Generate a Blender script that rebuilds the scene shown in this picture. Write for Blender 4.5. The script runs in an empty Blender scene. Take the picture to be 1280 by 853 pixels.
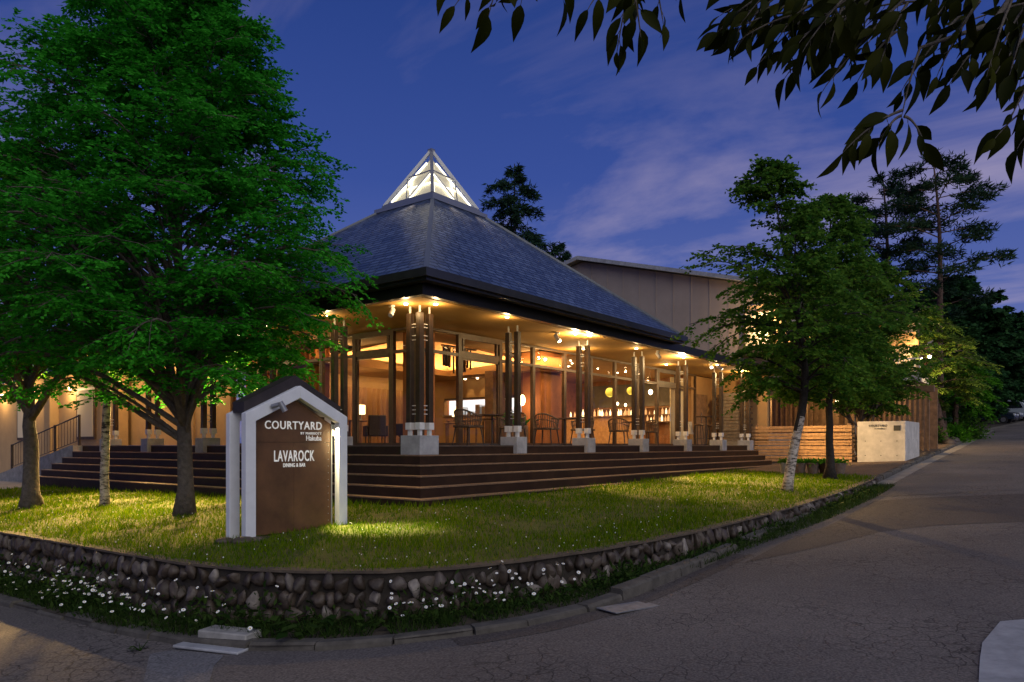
import bpy, math, random
import numpy as np
from mathutils import Vector, Matrix, noise

# ------------------------------------------------------------------ camera, sky, sun, exposure
# World axes: +X runs along the pavilion's right-hand front, +Y along its left-hand front, Z = 0 is the terrace floor.
S = bpy.context.scene
COL = S.collection
R = math.radians
cam_d = bpy.data.cameras.new('camera'); cam = bpy.data.objects.new('camera', cam_d); COL.objects.link(cam)
cam.location = (-10.24, -10.10, 0.0)
cam.rotation_euler = (R(90), 0, R(37.62 - 90))
cam_d.sensor_width = 36.0; cam_d.lens = 940 / 1280 * 36
cam_d.shift_y = (557 - 426.5) / 1280
cam_d.clip_start = 0.05; cam_d.clip_end = 2000
S.camera = cam
S.view_settings.view_transform = 'Standard'; S.view_settings.look = 'None'
S.view_settings.exposure = 0.0; S.view_settings.gamma = 1.0
S.view_settings.use_curve_mapping = False
S.cycles.max_bounces = 8; S.cycles.diffuse_bounces = 3; S.cycles.glossy_bounces = 3
S.cycles.transparent_max_bounces = 12; S.cycles.transmission_bounces = 4
S.cycles.sample_clamp_indirect = 4.0; S.cycles.caustics_reflective = False; S.cycles.caustics_refractive = False
S.cycles.use_denoising = True

world = bpy.data.worlds.new('World'); S.world = world; world.use_nodes = True
def build_world():
    nt = world.node_tree; nt.nodes.clear(); N = nt.nodes.new; LK = nt.links.new
    out = N('ShaderNodeOutputWorld'); bg = N('ShaderNodeBackground'); LK(bg.outputs[0], out.inputs[0])
    tc = N('ShaderNodeTexCoord'); sep = N('ShaderNodeSeparateXYZ'); LK(tc.outputs['Generated'], sep.inputs[0])
    ramp = N('ShaderNodeValToRGB'); LK(sep.outputs['Z'], ramp.inputs[0])
    e = ramp.color_ramp.elements
    e[0].position = 0.0; e[0].color = (.115, .140, .39, 1)
    e[1].position = 1.0; e[1].color = (.020, .034, .15, 1)
    for p, c in ((.16, (.090, .130, .390)), (.33, (.033, .070, .305)), (.52, (.016, .045, .225))):
        x = e.new(p); x.color = (*c, 1)
    # thin streaky clouds on a flat layer high above
    add = N('ShaderNodeMath'); add.operation = 'ADD'; add.inputs[1].default_value = .13; LK(sep.outputs['Z'], add.inputs[0])
    comb = N('ShaderNodeCombineXYZ')
    for i, ax in enumerate('XY'):
        d = N('ShaderNodeMath'); d.operation = 'DIVIDE'; LK(sep.outputs[ax], d.inputs[0]); LK(add.outputs[0], d.inputs[1]); LK(d.outputs[0], comb.inputs[i])
    mp = N('ShaderNodeMapping'); mp.inputs['Rotation'].default_value = (0, 0, R(-20)); mp.inputs['Scale'].default_value = (1.25, .62, 1)
    mp.inputs['Location'].default_value = (2.1, .9, 0)
    LK(comb.outputs[0], mp.inputs[0])
    n1 = N('ShaderNodeTexNoise'); n1.inputs['Scale'].default_value = 1.15; n1.inputs['Detail'].default_value = 9; n1.inputs['Roughness'].default_value = .58; n1.inputs['Distortion'].default_value = .55
    LK(mp.outputs[0], n1.inputs['Vector'])
    cr = N('ShaderNodeValToRGB'); LK(n1.outputs['Fac'], cr.inputs[0])
    cr.color_ramp.elements[0].position = .495; cr.color_ramp.elements[0].color = (0, 0, 0, 1)
    cr.color_ramp.elements[1].position = .82; cr.color_ramp.elements[1].color = (1, 1, 1, 1)
    fade = N('ShaderNodeMapRange'); fade.inputs['From Min'].default_value = .62; fade.inputs['From Max'].default_value = .24; LK(sep.outputs['Z'], fade.inputs[0])
    m0 = N('ShaderNodeMath'); m0.operation = 'MULTIPLY'; LK(cr.outputs[0], m0.inputs[0]); LK(fade.outputs[0], m0.inputs[1])
    mul = N('ShaderNodeMath'); mul.operation = 'MULTIPLY'; mul.inputs[1].default_value = .78; LK(m0.outputs[0], mul.inputs[0])
    mix = N('ShaderNodeMixRGB'); LK(mul.outputs[0], mix.inputs[0]); LK(ramp.outputs[0], mix.inputs[1]); mix.inputs[2].default_value = (.50, .41, .53, 1)
    sky = N('ShaderNodeTexSky'); sky.sky_type = 'NISHITA'; sky.sun_disc = False; sky.sun_elevation = R(1.5); sky.sun_rotation = R(215)
    ad = N('ShaderNodeMixRGB'); ad.blend_type = 'ADD'; ad.inputs[0].default_value = .008
    LK(mix.outputs[0], ad.inputs[1]); LK(sky.outputs[0], ad.inputs[2])
    LK(ad.outputs[0], bg.inputs[0]); bg.inputs[1].default_value = 1.0
build_world()

sun_d = bpy.data.lights.new('twilight_glow', 'SUN'); sun = bpy.data.objects.new('twilight_glow', sun_d); COL.objects.link(sun)
sun_d.energy = 1.5; sun_d.angle = R(70); sun_d.color = (1.0, .98, .90)
sun.rotation_euler = (R(54), 0, R(-28))     # the last light of the sky behind the camera, very soft

# ------------------------------------------------------------------ helpers
def srgb(r, g, b):
    f = lambda c: c / 12.92 if c <= .04045 else ((c + .055) / 1.055) ** 2.4
    return (f(r / 255), f(g / 255), f(b / 255))

MATS = {}
def mat(name, col, rough=.7, spec=.4, metal=0, n=None, bump=None, col2=None, emit=None, coord='Object'):
    """Principled material; n=(scale, detail, amount) breaks the colour up, bump=(scale, strength[, distance])."""
    m = bpy.data.materials.new(name); m.use_nodes = True; nt = m.node_tree; N = nt.nodes.new; LK = nt.links.new
    b = nt.nodes['Principled BSDF']
    b.inputs['Base Color'].default_value = (*col, 1); b.inputs['Roughness'].default_value = rough
    b.inputs['Specular IOR Level'].default_value = spec; b.inputs['Metallic'].default_value = metal
    tc = N('ShaderNodeTexCoord') if (n or bump) else None
    if n:
        t = N('ShaderNodeTexNoise'); LK(tc.outputs[coord], t.inputs['Vector']); t.inputs['Scale'].default_value = n[0]; t.inputs['Detail'].default_value = n[1]; t.inputs['Roughness'].default_value = .65
        r = N('ShaderNodeValToRGB'); LK(t.outputs['Fac'], r.inputs[0]); r.color_ramp.elements[0].position = .32; r.color_ramp.elements[1].position = .68
        c2 = col2 or tuple(min(1, c * (1 + n[2])) for c in col)
        r.color_ramp.elements[0].color = (*[c * (1 - n[2]) for c in col], 1); r.color_ramp.elements[1].color = (*c2, 1)
        LK(r.outputs[0], b.inputs['Base Color'])
    if bump:
        t = N('ShaderNodeTexNoise'); LK(tc.outputs[coord], t.inputs['Vector']); t.inputs['Scale'].default_value = bump[0]; t.inputs['Detail'].default_value = 5
        bp = N('ShaderNodeBump'); LK(t.outputs['Fac'], bp.inputs['Height']); bp.inputs['Strength'].default_value = bump[1]
        bp.inputs['Distance'].default_value = bump[2] if len(bump) > 2 else .02
        LK(bp.outputs[0], b.inputs['Normal'])
    if emit:
        b.inputs['Emission Color'].default_value = (*emit[:3], 1); b.inputs['Emission Strength'].default_value = emit[3]
    MATS[name] = m
    return m

def leaf_mat(name, dark, light, trans=.35, rough=.55, spec=.04):
    m = bpy.data.materials.new(name); m.use_nodes = True; nt = m.node_tree; nt.nodes.clear(); N = nt.nodes.new; LK = nt.links.new
    out = N('ShaderNodeOutputMaterial'); g = N('ShaderNodeNewGeometry'); r = N('ShaderNodeValToRGB'); LK(g.outputs['Random Per Island'], r.inputs[0])
    r.color_ramp.elements[0].color = (*dark, 1); r.color_ramp.elements[1].color = (*light, 1)
    p = N('ShaderNodeBsdfPrincipled'); p.inputs['Roughness'].default_value = rough; p.inputs['Specular IOR Level'].default_value = spec; LK(r.outputs[0], p.inputs['Base Color'])
    t = N('ShaderNodeBsdfTranslucent'); LK(r.outputs[0], t.inputs[0])
    mx = N('ShaderNodeMixShader'); mx.inputs[0].default_value = trans; LK(p.outputs[0], mx.inputs[1]); LK(t.outputs[0], mx.inputs[2]); LK(mx.outputs[0], out.inputs[0])
    MATS[name] = m
    return m

def glass_mat(name, tint=(1, 1, 1), base=.05):
    m = bpy.data.materials.new(name); m.use_nodes = True; nt = m.node_tree; nt.nodes.clear(); N = nt.nodes.new; LK = nt.links.new
    out = N('ShaderNodeOutputMaterial'); lw = N('ShaderNodeLayerWeight'); lw.inputs[0].default_value = .5
    pw = N('ShaderNodeMath'); pw.operation = 'POWER'; LK(lw.outputs['Facing'], pw.inputs[0]); pw.inputs[1].default_value = 4
    ma = N('ShaderNodeMath'); ma.operation = 'MULTIPLY_ADD'; LK(pw.outputs[0], ma.inputs[0]); ma.inputs[1].default_value = .7; ma.inputs[2].default_value = base
    t = N('ShaderNodeBsdfTransparent'); t.inputs[0].default_value = (*tint, 1); gl = N('ShaderNodeBsdfGlossy'); gl.inputs['Roughness'].default_value = .02
    mx = N('ShaderNodeMixShader'); LK(ma.outputs[0], mx.inputs[0]); LK(t.outputs[0], mx.inputs[1]); LK(gl.outputs[0], mx.inputs[2]); LK(mx.outputs[0], out.inputs[0])
    MATS[name] = m
    return m

class MB:
    """Collects primitive shapes into one mesh."""
    def __init__(s): s.v = []; s.f = []
    def add(s, vs, fs):
        o = len(s.v); s.v += [tuple(v) for v in vs]; s.f += [tuple(i + o for i in f) for f in fs]; return s
    def box(s, x0, x1, y0, y1, z0, z1, bev=0):
        if x0 > x1: x0, x1 = x1, x0
        if y0 > y1: y0, y1 = y1, y0
        if z0 > z1: z0, z1 = z1, z0
        b = min(bev, (x1 - x0) * .3, (y1 - y0) * .3, (z1 - z0) * .3)
        if b <= 0:
            v = [(x, y, z) for z in (z0, z1) for y in (y0, y1) for x in (x0, x1)]
            return s.add(v, [(0, 2, 3, 1), (4, 5, 7, 6), (0, 1, 5, 4), (2, 6, 7, 3), (0, 4, 6, 2), (1, 3, 7, 5)])
        rings = []
        def ring(i, z):
            return [(x0 + i, y0 + b, z), (x0 + b, y0 + i, z), (x1 - b, y0 + i, z), (x1 - i, y0 + b, z), (x1 - i, y1 - b, z), (x1 - b, y1 - i, z), (x0 + b, y1 - i, z), (x0 + i, y1 - b, z)]
        v = ring(b * .9, z0) + ring(0, z0 + b) + ring(0, z1 - b) + ring(b * .9, z1)
        f = [tuple(range(7, -1, -1)), tuple(range(24, 32))]
        for k in range(3):
            for i in range(8):
                j = (i + 1) % 8; f.append((k * 8 + i, k * 8 + j, k * 8 + 8 + j, k * 8 + 8 + i))
        return s.add(v, f)
    def bar(s, a, b, w, h, up=(0, 0, 1)):
        a = Vector(a); b = Vector(b); d = (b - a).normalized(); u = Vector(up); sd = d.cross(u)
        if sd.length < 1e-4: sd = d.cross(Vector((1, 0, 0)))
        sd.normalize(); u = sd.cross(d).normalized()
        v = [p + sd * (i * w / 2) + u * (j * h / 2) for p in (a, b) for (i, j) in ((-1, -1), (1, -1), (1, 1), (-1, 1))]
        return s.add(v, [(3, 2, 1, 0), (4, 5, 6, 7), (0, 1, 5, 4), (1, 2, 6, 5), (2, 3, 7, 6), (3, 0, 4, 7)])
    def tube(s, pts, rad, n=8, cap=True):
        pts = [Vector(p) for p in pts]; rad = rad if isinstance(rad, (list, tuple)) else [rad] * len(pts)
        o = len(s.v); prev = None
        for i, p in enumerate(pts):
            d = (pts[min(i + 1, len(pts) - 1)] - pts[max(i - 1, 0)])
            d = d.normalized() if d.length > 1e-9 else Vector((0, 0, 1))
            if prev is None:
                prev = d.cross(Vector((.3, .9, .2)));
                if prev.length < 1e-3: prev = d.cross(Vector((1, 0, 0)))
            prev = (prev - d * prev.dot(d)); prev = prev.normalized() if prev.length > 1e-6 else d.orthogonal().normalized()
            q = d.cross(prev)
            for k in range(n):
                a = 2 * math.pi * k / n
                s.v.append(tuple(p + (prev * math.cos(a) + q * math.sin(a)) * rad[i]))
        for i in range(len(pts) - 1):
            for k in range(n):
                j = (k + 1) % n; s.f.append((o + i * n + k, o + i * n + j, o + i * n + n + j, o + i * n + n + k))
        if cap:
            s.f.append(tuple(o + k for k in range(n - 1, -1, -1))); e = o + (len(pts) - 1) * n; s.f.append(tuple(e + k for k in range(n)))
        return s
    def lathe(s, prof, c=(0, 0, 0), n=16):
        return s.tube([(c[0], c[1], c[2] + z) for r, z in prof], [max(r, 1e-4) for r, z in prof], n)
    def prism(s, poly, a, b, axis='z'):
        """extrude a 2D outline (counter-clockwise) between a and b along an axis"""
        m = {'z': lambda p, t: (p[0], p[1], t), 'y': lambda p, t: (p[0], t, p[1]), 'x': lambda p, t: (t, p[0], p[1])}[axis]
        n = len(poly); v = [m(p, a) for p in poly] + [m(p, b) for p in poly]
        f = [tuple(range(n - 1, -1, -1)), tuple(range(n, 2 * n))] + [(i, (i + 1) % n, n + (i + 1) % n, n + i) for i in range(n)]
        return s.add(v, f)
    def ball(s, c, r, sx=1, sy=1, sz=1, n=12, m=8):
        v = []; f = []
        for j in range(m + 1):
            t = math.pi * j / m
            for i in range(n):
                p = 2 * math.pi * i / n; v.append((c[0] + r * sx * math.sin(t) * math.cos(p), c[1] + r * sy * math.sin(t) * math.sin(p), c[2] + r * sz * math.cos(t)))
        for j in range(m):
            for i in range(n):
                f.append((j * n + i, j * n + n + i, j * n + n + (i + 1) % n, j * n + (i + 1) % n))
        return s.add(v, f)
    def build(s, name, m, parent=None, smooth=False, loc=None):
        me = bpy.data.meshes.new(name); me.from_pydata(s.v, [], s.f); me.validate(); me.update()
        if m: me.materials.append(MATS[m] if isinstance(m, str) else m)
        if smooth: me.polygons.foreach_set('use_smooth', [True] * len(me.polygons))
        return link(name, me, parent, loc)

def link(name, me, parent=None, loc=None):
    o = bpy.data.objects.new(name, me); COL.objects.link(o)
    if parent: o.parent = parent
    if loc: o.location = loc
    return o

def np_mesh(name, V, Fc, m, parent=None, smooth=False):
    V = np.asarray(V, np.float32); Fc = np.asarray(Fc, np.int32); k = Fc.shape[1]
    me = bpy.data.meshes.new(name); me.vertices.add(len(V)); me.vertices.foreach_set('co', V.ravel())
    me.loops.add(Fc.size); me.loops.foreach_set('vertex_index', Fc.ravel())
    me.polygons.add(len(Fc)); me.polygons.foreach_set('loop_start', np.arange(0, Fc.size, k, dtype=np.int32))
    if smooth: me.polygons.foreach_set('use_smooth', np.ones(len(Fc), bool))
    me.update(); me.validate()
    me.materials.append(MATS[m] if isinstance(m, str) else m)
    return link(name, me, parent)

def tag(o, label=None, cat=None, group=None, kind=None):
    if label: o['label'] = label
    if cat: o['category'] = cat
    if group: o['group'] = group
    if kind: o['kind'] = kind
    return o
def thing(name, label, cat, loc=(0, 0, 0), rz=0, group=None):
    o = bpy.data.objects.new(name, None); COL.objects.link(o); o.location = loc; o.rotation_euler = (0, 0, rz); o.empty_display_size = .2
    return tag(o, label, cat, group)
def copy_tree(o, parent=None):
    kids = [c for c in o.children]
    c = o.copy(); COL.objects.link(c)
    if parent: c.parent = parent
    for k in kids: copy_tree(k, c)
    return c
def clone(o, loc, rz=0, label=None, group=None, scale=None):
    c = copy_tree(o); c.location = loc; c.rotation_euler = (0, 0, rz)
    if label: c['label'] = label
    if group: c['group'] = group
    if scale: c.scale = scale
    return c
def lamp(name, typ, loc, energy, color, size=.1, parent=None, spot=None, target=None, blend=.5, size_y=None, rot=None):
    d = bpy.data.lights.new(name, typ); d.energy = energy; d.color = color
    if typ == 'AREA':
        d.shape = 'RECTANGLE'; d.size = size; d.size_y = size_y or size
    else: d.shadow_soft_size = size
    if typ == 'SPOT': d.spot_size = R(spot or 60); d.spot_blend = blend
    o = bpy.data.objects.new(name, d); COL.objects.link(o); o.location = loc
    if target: o.rotation_euler = (Vector(target) - Vector(loc)).to_track_quat('-Z', 'Y').to_euler()
    elif rot: o.rotation_euler = rot
    if parent: o.parent = parent
    return o

# ------------------------------------------------------------------ ground heights
STEP = .18; TREAD = .262
def lawn_z(u, w):
    f = min(1, max(0, 1 - u / 12))
    return -1.02 + .017 * max(0, u + 1.5) - .012 * max(0, w + 1.5) - .055 * f * math.hypot(max(0, -1.5 - u), max(0, -1.5 - w))
def road_z(u, w): return -1.64 + .05 * max(-40, min(u, 85)) - .02 * max(-30, min(w, 40))
def sm(a, b, x): t = min(1, max(0, (x - a) / (b - a))); return t * t * (3 - 2 * t)
def kerb_w(u):
    P = [(-1.45, -6.13), (2.72, -6.04), (10.75, -5.63), (17.43, -5.42), (28.57, -5.14), (52.66, -4.28), (90, -6.2)]
    if u <= P[0][0]: return P[0][1]
    for (a, b), (c, d) in zip(P, P[1:]):
        if u <= c: return b + (d - b) * (u - a) / (c - a)
    return P[-1][1]
def site_z(u, w):
    """the hotel's side of the kerb, right of the lawn"""
    kw = kerb_w(u); e = road_z(u, kw) + .12
    t = min(1, max(0, (w + 1.3) / (kw + 1.3)))
    far = e if u > 24 else (1 - sm(17, 24, u)) * ((1 - t) * lawn_z(u, -1.3) + t * e) + sm(17, 24, u) * e
    return far
def ground_z(u, w):
    a = sm(8.5, 12.0, u)
    return (1 - a) * lawn_z(u, w) + a * site_z(u, w)

# ------------------------------------------------------------------ materials
mat('tile_dark', (.030, .0145, .0070), .55, .2, n=(3.0, 6, .35), bump=(40, .15, .004))
mat('nosing', (.19, .115, .068), .55, n=(9, 4, .25))
mat('floor_tile', (.10, .070, .05), .40, n=(2, 4, .3))
mat('concrete', (.31, .31, .32), .8, n=(4, 9, .26), bump=(30, .25, .006))
mat('concrete_old', (.28, .265, .245), .9, n=(5, 8, .3), bump=(25, .5, .01))
mat('post_dark', (.034, .020, .012), .45, n=(5, 5, .4))
mat('metal_white', (.62, .61, .60), .45, n=(8, 3, .08))
mat('metal_grey', (.30, .30, .31), .4, metal=.6)
mat('metal_dark', (.035, .028, .024), .4, .5)
mat('frame_brown', (.085, .050, .028), .45, n=(6, 4, .25))
mat('soffit', (.40, .225, .055), .75, n=(1.2, 5, .10), bump=(60, .08, .003))
mat('fascia', (.016, .014, .013), .42, .5, n=(2, 4, .3))
mat('gutter', (.026, .024, .025), .32, .6, n=(3, 4, .25))
mat('terracotta', (.42, .155, .045), .65, n=(2.2, 7, .22), bump=(18, .2, .01))
mat('wall_beige', (.48, .32, .165), .85, n=(1.5, 6, .10), bump=(50, .15, .004))
mat('wall_annex', (.325, .265, .215), .9, n=(.7, 7, .10), bump=(20, .1, .01))
mat('wall_annex_joint', (.310, .252, .204), .9)
mat('wall_warm', (.40, .235, .10), .8, n=(1.5, 5, .12))
mat('ceiling', (.46, .24, .11), .85, n=(1.8, 8, .3), bump=(9, .5, .03))
mat('wood_light', (.42, .235, .105), .7, n=(7, 7, .3), bump=(25, .3, .006))
mat('wood_mid', (.22, .125, .065), .65, n=(6, 7, .35), bump=(25, .25, .006))
mat('wood_dark', (.07, .038, .022), .55, n=(6, 6, .4))
mat('wood_grey', (.20, .165, .135), .85, n=(9, 8, .35), bump=(25, .4, .008))
mat('sign_brown', (.112, .052, .022), .5, .35, n=(3, 6, .28), bump=(30, .1, .003))
mat('sign_roof', (.030, .022, .020), .55, n=(4, 4, .3))
mat('sign_white', (.66, .66, .68), .5, .4, n=(6, 5, .06), bump=(25, .06, .002))
mat('letter_white', (.80, .78, .74), .5, emit=(1, .95, .85, .22))
mat('letter_dark', (.03, .03, .03), .5)
mat('white_wall', (.50, .465, .42), .85, n=(2.6, 9, .22), bump=(40, .2, .004))
mat('curtain', (.36, .195, .085), .9, n=(4, 3, .1))
mat('curtain_pale', (.70, .62, .46), .9)
mat('wicker', (.10, .065, .042), .6, n=(30, 3, .4))
mat('leather_dark', (.035, .022, .018), .5)
mat('lamp_shade', (.9, .75, .5), .6, emit=(1, .74, .38, 3.2))
mat('bulb', (1, .9, .7), .5, emit=(1, .80, .48, 26))
mat('bulb_soft', (1, .9, .7), .5, emit=(1, .72, .36, 9))
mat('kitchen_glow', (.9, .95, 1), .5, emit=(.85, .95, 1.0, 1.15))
mat('green_shade', (.5, .5, .1), .5, emit=(.50, .45, .05, .55))
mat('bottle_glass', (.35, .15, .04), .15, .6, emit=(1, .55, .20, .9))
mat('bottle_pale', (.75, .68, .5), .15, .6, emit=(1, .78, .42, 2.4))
mat('bar_back', (.30, .13, .055), .5, n=(5, 5, .3))
mat('bar_grey', (.13, .12, .105), .7, n=(3, 5, .2))
mat('steel', (.5, .5, .5), .3, metal=.9)
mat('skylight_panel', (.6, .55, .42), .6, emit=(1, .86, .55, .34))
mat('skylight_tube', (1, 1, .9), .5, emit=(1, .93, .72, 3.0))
mat('bark_grey', (.10, .083, .068), .95, n=(9, 8, .4), bump=(18, .9, .03))
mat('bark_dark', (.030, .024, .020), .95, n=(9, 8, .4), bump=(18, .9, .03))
mat('bark_pine', (.11, .068, .050), .95, n=(6, 8, .45), bump=(10, .9, .05))
mat('soil', (.050, .038, .026), .95, n=(5, 8, .45), bump=(14, .9, .03))
mat('lawn_soil', (.075, .080, .008), .95, n=(2.2, 8, .4), bump=(30, .9, .03))
mat('pot_clay', (.17, .12, .095), .8, n=(8, 5, .25))
mat('car_white', (.32, .36, .40), .25, .6)
mat('car_dark', (.020, .030, .050), .18, .7)
mat('car_grey', (.06, .065, .075), .2, .7)
mat('car_glass', (.012, .016, .02), .06, .8)
mat('tyre', (.02, .02, .02), .8)
mat('headlamp', (.6, .62, .65), .15, .8)
mat('petal', (.78, .78, .76), .7)
mat('daisy_eye', (.62, .42, .03), .7)
mat('slate_metal', (.10, .11, .13), .35, .5)
mat('coping', (.080, .060, .042), .9, n=(6, 8, .35), bump=(25, .6, .012))
mat('mortar', (.026, .020, .015), .95, n=(6, 8, .4), bump=(16, .8, .03))
mat('plaque', (.05, .05, .045), .4)
glass_mat('glass', (1, .98, .95), .018)
glass_mat('balustrade', (.86, .88, .86), .06)
glass_mat('skylight_glass', (.97, .97, .94), .04)
leaf_mat('leaf_zelkova', (.014, .170, .008), (.075, .460, .034), .50)
leaf_mat('leaf_maple', (.036, .160, .008), (.120, .330, .020), .48)
leaf_mat('leaf_birch', (.030, .115, .014), (.135, .260, .030), .48)
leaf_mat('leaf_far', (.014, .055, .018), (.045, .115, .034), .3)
leaf_mat('leaf_lime', (.10, .19, .025), (.22, .32, .05), .42)
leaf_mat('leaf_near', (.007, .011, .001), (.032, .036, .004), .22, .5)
leaf_mat('needle', (.012, .034, .020), (.030, .062, .030), .12)
leaf_mat('grass', (.040, .112, .003), (.158, .225, .006), .40, spec=0)
leaf_mat('weed', (.012, .032, .006), (.048, .085, .016), .30)

def stone_mat():
    m = bpy.data.materials.new('stone'); m.use_nodes = True; nt = m.node_tree; N = nt.nodes.new; LK = nt.links.new; b = nt.nodes['Principled BSDF']
    g = N('ShaderNodeNewGeometry'); r = N('ShaderNodeValToRGB'); LK(g.outputs['Random Per Island'], r.inputs[0]); e = r.color_ramp.elements
    e[0].color = (.030, .020, .013, 1); e[1].color = (.24, .205, .175, 1)
    for p, c in ((.35, (.046, .031, .020)), (.72, (.072, .052, .038)), (.94, (.10, .080, .066))): x = e.new(p); x.color = (*c, 1)
    tc = N('ShaderNodeTexCoord'); n = N('ShaderNodeTexNoise'); LK(tc.outputs['Object'], n.inputs['Vector']); n.inputs['Scale'].default_value = 16; n.inputs['Detail'].default_value = 8
    mx = N('ShaderNodeMixRGB'); mx.blend_type = 'OVERLAY'; mx.inputs[0].default_value = .6; LK(r.outputs[0], mx.inputs[1]); LK(n.outputs['Fac'], mx.inputs[2]); LK(mx.outputs[0], b.inputs['Base Color'])
    bp = N('ShaderNodeBump'); bp.inputs['Strength'].default_value = .7; bp.inputs['Distance'].default_value = .02; LK(n.outputs['Fac'], bp.inputs['Height']); LK(bp.outputs[0], b.inputs['Normal'])
    b.inputs['Roughness'].default_value = .6; MATS['stone'] = m
stone_mat()

def asphalt_mat(name, base, warm):
    m = bpy.data.materials.new(name); m.use_nodes = True; nt = m.node_tree; N = nt.nodes.new; LK = nt.links.new; b = nt.nodes['Principled BSDF']
    tc = N('ShaderNodeTexCoord'); V = tc.outputs['Object']
    big = N('ShaderNodeTexNoise'); LK(V, big.inputs['Vector']); big.inputs['Scale'].default_value = .33; big.inputs['Detail'].default_value = 6; big.inputs['Roughness'].default_value = .6
    r = N('ShaderNodeValToRGB'); LK(big.outputs['Fac'], r.inputs[0]); r.color_ramp.elements[0].position = .35; r.color_ramp.elements[1].position = .68
    r.color_ramp.elements[0].color = (*base, 1); r.color_ramp.elements[1].color = (*warm, 1)
    # fine aggregate
    fn = N('ShaderNodeTexNoise'); LK(V, fn.inputs['Vector']); fn.inputs['Scale'].default_value = 48; fn.inputs['Detail'].default_value = 3
    mx = N('ShaderNodeMixRGB'); mx.blend_type = 'OVERLAY'; mx.inputs[0].default_value = .95; LK(r.outputs[0], mx.inputs[1]); LK(fn.outputs['Fac'], mx.inputs[2])
    # crazed cracks: cell borders with wobbling, only in worn areas
    wob = N('ShaderNodeTexNoise'); LK(V, wob.inputs['Vector']); wob.inputs['Scale'].default_value = 3.5; wob.inputs['Detail'].default_value = 4
    wm = N('ShaderNodeMixRGB'); wm.blend_type = 'ADD'; wm.inputs[0].default_value = .25; LK(V, wm.inputs[1]); LK(wob.outputs['Color'], wm.inputs[2])
    vo = N('ShaderNodeTexVoronoi'); vo.feature = 'DISTANCE_TO_EDGE'; vo.inputs['Scale'].default_value = 5.5; LK(wm.outputs[0], vo.inputs['Vector'])
    cr = N('ShaderNodeMapRange'); cr.inputs['From Min'].default_value = .0; cr.inputs['From Max'].default_value = .045; LK(vo.outputs['Distance'], cr.inputs[0])
    wn = N('ShaderNodeTexNoise'); LK(V, wn.inputs['Vector']); wn.inputs['Scale'].default_value = .6; wn.inputs['Detail'].default_value = 5
    wr = N('ShaderNodeMapRange'); wr.inputs['From Min'].default_value = .40; wr.inputs['From Max'].default_value = .60; LK(wn.outputs['Fac'], wr.inputs[0])
    inv = N('ShaderNodeMath'); inv.operation = 'SUBTRACT'; inv.inputs[0].default_value = 1; LK(cr.outputs[0], inv.inputs[1])
    mm = N('ShaderNodeMath'); mm.operation = 'MULTIPLY'; LK(inv.outputs[0], mm.inputs[0]); LK(wr.outputs[0], mm.inputs[1])
    m8 = N('ShaderNodeMath'); m8.operation = 'MULTIPLY'; m8.inputs[1].default_value = .66; LK(mm.outputs[0], m8.inputs[0])
    dk = N('ShaderNodeMixRGB'); LK(m8.outputs[0], dk.inputs[0]); LK(mx.outputs[0], dk.inputs[1]); dk.inputs[2].default_value = (.016, .014, .013, 1)
    LK(dk.outputs[0], b.inputs['Base Color'])
    h = N('ShaderNodeMath'); h.operation = 'SUBTRACT'; LK(fn.outputs['Fac'], h.inputs[0]); LK(mm.outputs[0], h.inputs[1])
    bp = N('ShaderNodeBump'); bp.inputs['Strength'].default_value = .55; bp.inputs['Distance'].default_value = .012; LK(h.outputs[0], bp.inputs['Height']); LK(bp.outputs[0], b.inputs['Normal'])
    b.inputs['Roughness'].default_value = .9; b.inputs['Specular IOR Level'].default_value = .12; MATS[name] = m
mat('gutter_concrete', (.20, .18, .16), .9, n=(3, 8, .3), bump=(25, .4, .008))
mat('kerb_stone', (.082, .072, .060), .9, n=(5, 8, .4), bump=(22, .7, .012))
asphalt_mat('asphalt', (.105, .092, .088), (.160, .138, .125))
asphalt_mat('asphalt_drive', (.105, .072, .048), (.15, .105, .072))
asphalt_mat('asphalt_strip', (.135, .128, .130), (.18, .17, .172))
asphalt_mat('asphalt_patch', (.080, .066, .060), (.105, .088, .078))

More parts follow.
